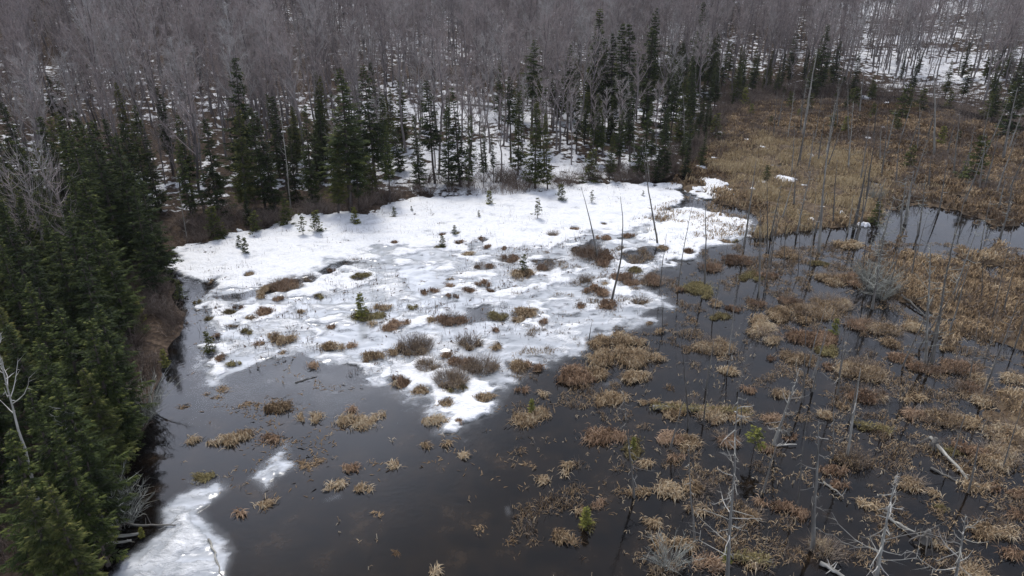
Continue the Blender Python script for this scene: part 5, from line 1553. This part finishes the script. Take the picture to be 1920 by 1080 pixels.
SNAGS = [
    # top column,row  foot column,row  radius  branches  branch length  label, options
    (1089, 350, 1122, 487, 0.10, 3, 0.3, 'leaning dark dead trunk rising from the snow, left of the straight one', dict(tone=0.2)),
    (1163, 368, 1146, 565, 0.11, 3, 0.3, 'straight grey dead trunk with a curved foot in the slush', dict(tone=0.3, curve=0.35)),
    (1204, 268, 1234, 460, 0.11, 8, 0.6, 'tall leaning dead trunk at the right end of the snow', dict(tone=0.25)),
    (1250, 438, 1237, 540, 0.06, 4, 0.4, 'short thin dead stem by a rusty tussock on the ice', dict(tone=0.35)),
    (1323, 372, 1321, 538, 0.10, 5, 0.4, 'straight dark dead trunk on an island at the snow edge', dict(tone=0.15)),
    (1418, 300, 1395, 462, 0.13, 10, 0.8, 'leaning lichen grey dead trunk at the snow corner by the grass', dict(tone=0.35)),
    (1284, 452, 1281, 478, 0.04, 0, 0.3, 'little dead stick on a tussock at the snow tip', dict(tone=0.3)),
    (1110, 603, 1104, 642, 0.05, 0, 0.3, 'short black stub in slush left of the big tan tussock', dict(tone=0.0)),
    (1553, 270, 1535, 475, 0.19, 10, 0.7, 'thick pale barked dead trunk at the pool corner', dict(tone=0.7)),
    (1628, 300, 1602, 425, 0.13, 8, 0.7, 'dark leaning dead trunk at the lower edge of the tan grass', dict(tone=0.25)),
    (1714, 320, 1697, 420, 0.14, 24, 1.1, 'pale lichen dead tree at the head of the right pool', dict(tone=0.6)),
    (1700, 330, 1688, 445, 0.10, 40, 1.3, 'fuzzy lichen dead tree left of the right pool', dict(tone=0.5, mat=M_LICHEN)),
    (1668, 400, 1635, 582, 0.12, 70, 1.5, 'bushy silver dead tree forming the pale cluster in the marsh', dict(tone=0.55, mat=M_LICHEN, fine=7)),
    (1650, 420, 1642, 560, 0.09, 50, 1.4, 'second silver dead tree of the pale cluster in the marsh', dict(tone=0.6, mat=M_LICHEN, fine=7)),
    (1692, 440, 1662, 560, 0.07, 26, 1.1, 'thin grey dead tree right of the pale cluster', dict(tone=0.5)),
    (1792, 425, 1747, 682, 0.13, 34, 1.0, 'tall leaning right trunk of the double dead tree in the sedge', dict(tone=0.4, mat=M_LICHEN)),
    (1745, 455, 1736, 682, 0.12, 44, 1.1, 'pale upright left trunk of the double dead tree in the sedge', dict(tone=0.65, mat=M_LICHEN)),
    (1835, 420, 1785, 560, 0.09, 30, 1.0, 'pale wispy dead tree above the double one', dict(tone=0.55, mat=M_LICHEN)),
    (1512, 590, 1503, 760, 0.08, 14, 0.6, 'thin grey dead trunk beside the mossy sedge maze', dict(tone=0.4)),
    (1592, 585, 1570, 745, 0.07, 20, 0.7, 'slender pale dead trunk in the sedge maze', dict(tone=0.5)),
    (1908, 565, 1842, 745, 0.10, 16, 0.7, 'leaning dark dead trunk near the right edge with pale foot', dict(tone=0.35)),
    (1870, 580, 1843, 690, 0.05, 14, 0.7, 'thin twiggy dead stem left of the leaning trunk', dict(tone=0.45)),
    (1837, 585, 1817, 712, 0.05, 14, 0.7, 'second thin twiggy dead stem left of the leaning trunk', dict(tone=0.5)),
    (1408, 645, 1382, 735, 0.05, 6, 0.7, 'pale dead sapling leaning over the middle channel', dict(tone=0.7)),
    (1499, 690, 1449, 836, 0.12, 30, 1.2, 'silver leaning snag with hanging branches above black water', dict(tone=0.72)),
    (1614, 690, 1588, 860, 0.12, 5, 0.7, 'straight pale bare pole above the rusty bushes', dict(tone=0.72)),
    (1564, 735, 1561, 864, 0.07, 12, 0.7, 'thin mossy dead stem left of the pale pole', dict(tone=0.35)),
    (1535, 790, 1523, 1036, 0.15, 22, 1.0, 'grey snag with split white foot in a brown bush', dict(tone=0.6)),
    (1384, 745, 1364, 1092, 0.13, 64, 1.5, 'big silver snag thick with bent branches at the bottom', dict(tone=0.68, fine=7, droop=0.5)),
    (1275, 620, 1291, 806, 0.07, 10, 0.5, 'dark slim dead trunk left of the mossy fallen log', dict(tone=0.2)),
    (1292, 835, 1303, 1016, 0.08, 14, 0.6, 'pale slim dead trunk in the stubble left of the big snag', dict(tone=0.6)),
    (1680, 892, 1640, 1100, 0.13, 64, 1.7, 'spreading silver dead treetop low in the water', dict(tone=0.78, fine=6, droop=0.15)),
    (1811, 965, 1788, 1100, 0.10, 30, 1.3, 'forked pale dead top near the lower right corner', dict(tone=0.72)),
    (1169, 735, 1190, 938, 0.09, 30, 0.9, 'slender snag with drooping lower branches in mid pond', dict(tone=0.4, droop=0.8)),
    (1533, 92, 1505, 258, 0.17, 24, 1.2, 'tall pale dead tree in front of the dark spruce pair', dict(tone=0.8, mat=M_LICHEN)),
    (1512, 140, 1500, 250, 0.09, 10, 0.8, 'grey dead trunk left of the tall pale one', dict(tone=0.5)),
    (1574, 125, 1570, 238, 0.09, 26, 0.9, 'thin lichen dead tree before the dark spruces', dict(tone=0.5, mat=M_LICHEN)),
    (1588, 140, 1592, 268, 0.08, 14, 0.8, 'thin grey dead trunk between pale trees in the marsh', dict(tone=0.45)),
    (1622, 120, 1611, 215, 0.11, 14, 0.8, 'pale dead trunk against the bushy dark spruce', dict(tone=0.7)),
    (1751, 130, 1752, 292, 0.13, 12, 0.9, 'tall straight pale trunk standing alone in the right marsh', dict(tone=0.7)),
    (1908, 165, 1880, 302, 0.15, 24, 1.3, 'leaning grey dead tree by the right edge', dict(tone=0.6, mat=M_LICHEN)),
    (1630, 225, 1612, 345, 0.08, 12, 0.8, 'slim dead trunk in the upper marsh', dict(tone=0.45)),
    (1725, 190, 1720, 285, 0.07, 10, 0.7, 'slim dead stem left of the lone pale trunk', dict(tone=0.4)),
    (1458, 170, 1450, 262, 0.07, 12, 0.7, 'slim grey dead stem at the head of the tan grass', dict(tone=0.4)),
    (1300, 75, 1298, 190, 0.12, 16, 0.9, 'bleached dead trunk before the dark spruces at the bench', dict(tone=0.6)),
    (1775, 300, 1760, 400, 0.07, 16, 0.8, 'grey dead stem above the right pool', dict(tone=0.45)),
    (1900, 330, 1885, 420, 0.08, 18, 0.9, 'grey dead stem by the right end of the pool', dict(tone=0.5)),
    (1858, 370, 1838, 470, 0.07, 22, 0.9, 'wispy dead tree right of the pool', dict(tone=0.5, mat=M_LICHEN)),
    (1475, 390, 1470, 500, 0.05, 3, 0.3, 'thin dark stick in the water below the tan grass', dict(tone=0.15)),
    (1500, 385, 1497, 515, 0.04, 3, 0.3, 'second thin dark stick in the water below the tan grass', dict(tone=0.2)),
    (1770, 540, 1757, 640, 0.06, 16, 0.8, 'small grey dead stem behind the double dead tree', dict(tone=0.5)),
    (1240, 545, 1243, 625, 0.04, 4, 0.4, 'thin dark stick at the water edge of the ice', dict(tone=0.15)),
    (520, 170, 545, 390, 0.09, 20, 1.2, 'pale bare leaning tree before the thin spire spruce', dict(tone=0.8)),
    (1280, 170, 1283, 300, 0.10, 40, 1.1, 'grey lichen dead spruce beside the last shore spruces', dict(tone=0.5, mat=M_LICHEN)),
    (1178, 140, 1190, 290, 0.11, 44, 1.2, 'grey lichen dead spruce under the twin spires', dict(tone=0.55, mat=M_LICHEN)),
    (1560, 205, 1545, 330, 0.08, 14, 0.8, 'grey dead trunk in the upper part of the tan grass', dict(tone=0.5)),
    (1600, 190, 1590, 320, 0.09, 16, 0.9, 'pale dead trunk above the middle of the tan grass', dict(tone=0.65, mat=M_LICHEN)),
    (1665, 215, 1652, 335, 0.08, 18, 0.9, 'grey twiggy dead tree right of the tan grass', dict(tone=0.5, mat=M_LICHEN)),
    (1640, 260, 1622, 385, 0.10, 14, 0.8, 'dark slanting dead trunk at the right side of the tan grass', dict(tone=0.3)),
    (1800, 210, 1788, 330, 0.09, 16, 0.9, 'pale dead trunk beside the olive cedar bush', dict(tone=0.6)),
    (1570, 300, 1562, 420, 0.07, 10, 0.6, 'slim dark dead stem in the lower tan grass', dict(tone=0.25)),
    (1490, 230, 1484, 330, 0.07, 12, 0.7, 'slim grey dead stem in the left tan grass', dict(tone=0.45)),
    (1850, 250, 1835, 360, 0.08, 22, 1.0, 'wispy grey dead tree in the right marsh', dict(tone=0.5, mat=M_LICHEN)),
    (1735, 330, 1722, 440, 0.08, 34, 1.1, 'lichen dead tree over the pool middle', dict(tone=0.55, mat=M_LICHEN)),
    (1690, 250, 1680, 350, 0.07, 16, 0.8, 'grey dead stem above the pool head', dict(tone=0.45)),
    (1208, 255, 1218, 345, 0.06, 6, 0.5, 'thin pale dead stem at the snow shore', dict(tone=0.7)),
    (330, 330, 352, 455, 0.06, 10, 0.7, 'thin pale dead stem in front of the dark back row', dict(tone=0.6)),
]
for q, (tx, ty, bx, by, r, nb, bl, lab, kw) in enumerate(SNAGS):
    make_snag(q, tx, ty, bx, by, r, nb, bl, lab, **kw)

for k in range(44):
    c, r_ = lr.uniform(1440, 1910), lr.uniform(215, 460)
    h_ = lr.uniform(60, 125)
    make_snag(400 + k, c + (c - 960) * h_ / 3000 + lr.gauss(0, 6), r_ - h_, c, r_, lr.uniform(0.06, 0.10), lr.randrange(4, 26), lr.uniform(0.5, 1.0), 'thin grey dead stem scattered through the right marsh', tone=lr.uniform(0.3, 0.75), mat=lr.choice([M_SNAG, M_LICHEN]), fine=4)

for k in range(42):
    c, r_ = lr.uniform(1250, 1910), lr.uniform(460, 960)
    h_ = lr.uniform(70, 190)
    make_snag(450 + k, c + (c - 960) * h_ / 3000 + lr.gauss(0, 14), r_ - h_, c, r_, lr.uniform(0.045, 0.085), lr.randrange(0, 12), lr.uniform(0.2, 0.6), 'very thin dead pole standing in the flooded right half', tone=lr.uniform(0.2, 0.6), fine=3)


def left_tree(q, foot, h, r, nb, bl, lab, **kw):
    u0, v0, _ = proj(foot[0], foot[1], foot[2])
    u1, v1, _ = proj(foot[0] + kw.pop('lean', 0), foot[1], foot[2] + h)
    make_snag(q, u1, v1, u0, v0, r, nb, bl, lab, foot=foot, **kw)


def at_depth(c, r_, y):
    d = ray(c, r_); t_ = y / d[1]
    return np.array((d[0] * t_, y, CAM_H + d[2] * t_))


a = at_depth(20, 690, 24.0)
left_tree(300, (a[0] - 1.0, 24.0, float(terr(a[0] - 1.0, 24.0))), a[2] - float(terr(a[0] - 1.0, 24.0)) + 1.2, 0.13, 26, 2.2, 'white branched bare tree reaching in from the left edge', tone=0.85, lo=0.7, droop=-0.1, lean=0.8)
a = at_depth(112, 765, 27.0)
left_tree(301, (a[0], 27.0, float(terr(a[0], 27.0))), a[2] - float(terr(a[0], 27.0)), 0.10, 40, 1.6, 'dead pale lichen top among the dark spruces of the left stand', tone=0.6, lo=0.6, mat=M_LICHEN, lean=0.1, fine=8)
for q, (c, r_, y, lab) in enumerate([(62, 265, 58.0, 'pale bare tree rising behind the left stand'), (30, 290, 54.0, 'grey bare tree at the left edge behind the stand'), (88, 310, 52.0, 'third pale bare tree behind the left stand'), (10, 320, 50.0, 'low grey bare tree at the left edge')]):
    a = at_depth(c, r_, y); z0 = float(terr(a[0], y))
    left_tree(310 + q, (a[0], y, z0), a[2] - z0, 0.12, 70, 2.6, lab, tone=0.55, lo=0.35, droop=-0.7, fine=14, mat=M_TWIG)

# ------------------------------------------------------------------ fallen logs, stumps
def make_log(q, x0, y0, x1, y1, r, lab, tone=0.6, z=(0.05, 0.12), bow=0.0, stubs=5, mossy=False):
    rng = np.random.default_rng(7000 + q)
    a, c = G(x0, y0), G(x1, y1)
    za = z[0] + max(0.0, float(terr(*a))); zc = z[1] + max(0.0, float(terr(*c)))
    n = 9
    f = np.linspace(0, 1, n)[:, None]
    A3 = np.array((0, 0, za)); C3 = np.array((c[0] - a[0], c[1] - a[1], zc))
    pts_ = A3 + (C3 - A3) * f + rng.normal(size=(n, 3)) * 0.03
    root = thing('fallen_log', lab, 'log', (a[0], a[1], 0), 'fallen logs')
    b = Buf()
    b.add(*tube(pts_, r * np.linspace(1.1, 0.55, n), 9, np.clip(rng.normal(tone, 0.18, n * 9), 0, 1)))
    V0 = pts_[0]
    b.add(*tube(np.array([V0, V0 + (pts_[0] - pts_[1]) * 0.02]), [r * 1.1, r * 0.9], 9, tone + 0.1))
    obj('stem', b.mesh('stem', M_SNAG, True), root)
    for k in range(stubs):
        b = Buf()
        g = rng.uniform(0.1, 1)
        p = A3 + (C3 - A3) * g
        d = rng.normal(size=3); d[2] = abs(d[2]) * 0.8
        d *= rng.uniform(0.2, 0.55) / np.linalg.norm(d)
        b.add(*tube(np.array([p, p + d * 0.5, p + d + np.array((0, 0, 0.03))]), [r * 0.3, r * 0.2, 0.008], 4, tone + 0.15, False))
        obj('branch_stub', b.mesh('branch_stub', M_SNAG), root)
    if mossy:
        b = Buf()
        m = int(np.linalg.norm(C3 - A3) * 110)
        g = rng.random(m)[:, None]
        p = A3 + (C3 - A3) * g + rng.normal(size=(m, 3)) * np.array((0.16, 0.16, 0.02))
        blades(b, rng, p[:, 0], p[:, 1], p[:, 2] + r * 0.4, 0.14, 0.25, 0.045, rng.uniform(0.2, 0.8, m), 0.6)
        obj('moss', b.mesh('moss', M_MOSS), root, kind='stuff')
    return root


make_log(0, 1742, 829, 1832, 916, 0.11, 'bleached fallen log slanting in the water at the right', 0.7, (0.30, 0.0))
make_log(1, 1668, 975, 1722, 1010, 0.07, 'thin pale log running into a root stump', 0.65, (0.05, 0.2))
make_log(2, 1536, 1058, 1600, 1092, 0.10, 'white log at the bottom below the split snag', 0.72, (0.1, 0.0))
make_log(3, 1372, 1045, 1438, 1056, 0.13, 'mossy dark log beside the big silver snag', 0.3, mossy=True)
make_log(4, 1225, 765, 1400, 776, 0.14, 'long mossy log lying across the water left of the leaning snag', 0.25, mossy=True)
make_log(5, 1452, 837, 1494, 837, 0.05, 'short pale stick at the foot of the leaning snag', 0.8)
make_log(6, 145, 1033, 262, 1003, 0.12, 'upper grey log on the left bank', 0.55, (0.25, 0.1), stubs=2)
make_log(7, 148, 1042, 250, 1016, 0.09, 'lower grey log on the left bank', 0.6, (0.25, 0.1), stubs=2)
make_log(8, 391, 1016, 419, 1082, 0.05, 'thin grey pole lying on the large ice floe', 0.5, (0.10, 0.06), stubs=0)
make_log(9, 556, 718, 596, 705, 0.045, 'thin dark stick afloat below the ice', 0.15, (0.03, 0.03), stubs=0)
make_log(10, 1600, 795, 1668, 812, 0.10, 'mossy sunken log with a row of tussocks', 0.3, mossy=True)
make_log(11, 1690, 560, 1745, 602, 0.08, 'dark fallen stem across the small black pool in the sedge', 0.05, (0.3, 0.05), stubs=2)
make_log(12, 210, 985, 330, 990, 0.06, 'dark branch lying in the shaded water by the bank', 0.2, stubs=6)
make_log(13, 1745, 880, 1800, 905, 0.07, 'dark sunken branch under the bleached log', 0.15, (0.05, 0.02))
make_log(14, 925, 242, 860, 238, 0.2, 'brown fallen trunk on the snow in the gap of the back row', 0.2, (0.3, 0.3), stubs=3)
make_log(15, 1545, 905, 1580, 935, 0.05, 'thin pale branch at the rusty tussock', 0.6)


def make_stump(q, c, r_, R, h, lab):
    rng = np.random.default_rng(8000 + q)
    x, y = G(c, r_)
    root = thing('root_stump', lab, 'stump', (x, y, 0), 'upturned stumps')
    b = Buf()
    b.add(*tube([(0, 0, -0.3), (0.02, 0, 0), (0.05, 0.02, h * 0.6), (0.1, 0.05, h)], [R * 0.9, R * 0.7, R * 0.5, R * 0.25], 9, np.clip(rng.normal(0.15, 0.15, 36), 0, 1)))
    obj('bole', b.mesh('bole', M_SNAG, False), root)
    for k in range(8):
        az = k * 0.785 + rng.normal() * 0.3
        L = R * rng.uniform(1.5, 2.8)
        d = np.array((math.cos(az), math.sin(az), 0))
        b = Buf()
        b.add(*tube([(0, 0, h * 0.5), tuple(d * L * 0.4 + (0, 0, h * rng.uniform(0.4, 0.9))), tuple(d * L * 0.8 + (0, 0, h * 0.2)), tuple(d * L + (0, 0, -0.15))], [R * 0.2, R * 0.12, R * 0.08, 0.015], 5, rng.uniform(0.0, 0.35), False))
        obj('root', b.mesh('root', M_SNAG), root)


make_stump(0, 1733, 1016, 0.35, 0.7, 'upturned root stump in black water at the lower right')
make_stump(1, 1748, 838, 0.35, 0.6, 'root stump at the head of the bleached log')
make_stump(2, 1475, 815, 0.22, 0.4, 'small dark stump behind the leaning snag')

# ------------------------------------------------------------------ moist air over the valley
b = Buf()
hx, hy0, hy1, hz0, hz1 = 320, -60, 480, -2.0, 110
Vh = [(sx * hx, yy, zz) for zz in (hz0, hz1) for yy in (hy0, hy1) for sx in (-1, 1)]
b.add(Vh, [(0, 2, 3), (0, 3, 1), (4, 5, 7), (4, 7, 6), (0, 1, 5), (0, 5, 4), (2, 6, 7), (2, 7, 3), (0, 4, 6), (0, 6, 2), (1, 3, 7), (1, 7, 5)])
M_HAZE = bpy.data.materials.new('haze')
M_HAZE.use_nodes = True
hn = M_HAZE.node_tree
hn.nodes.remove(hn.nodes['Principled BSDF'])
pv = hn.nodes.new('ShaderNodeVolumePrincipled')
pv.inputs['Color'].default_value = (0.86, 0.90, 0.96, 1)
pv.inputs['Density'].default_value = 0.0001
hn.links.new(pv.outputs[0], [q for q in hn.nodes if q.type == 'OUTPUT_MATERIAL'][0].inputs['Volume'])
obj('haze', b.mesh('haze', M_HAZE), kind='stuff', label='faint pale haze in the air over the valley')
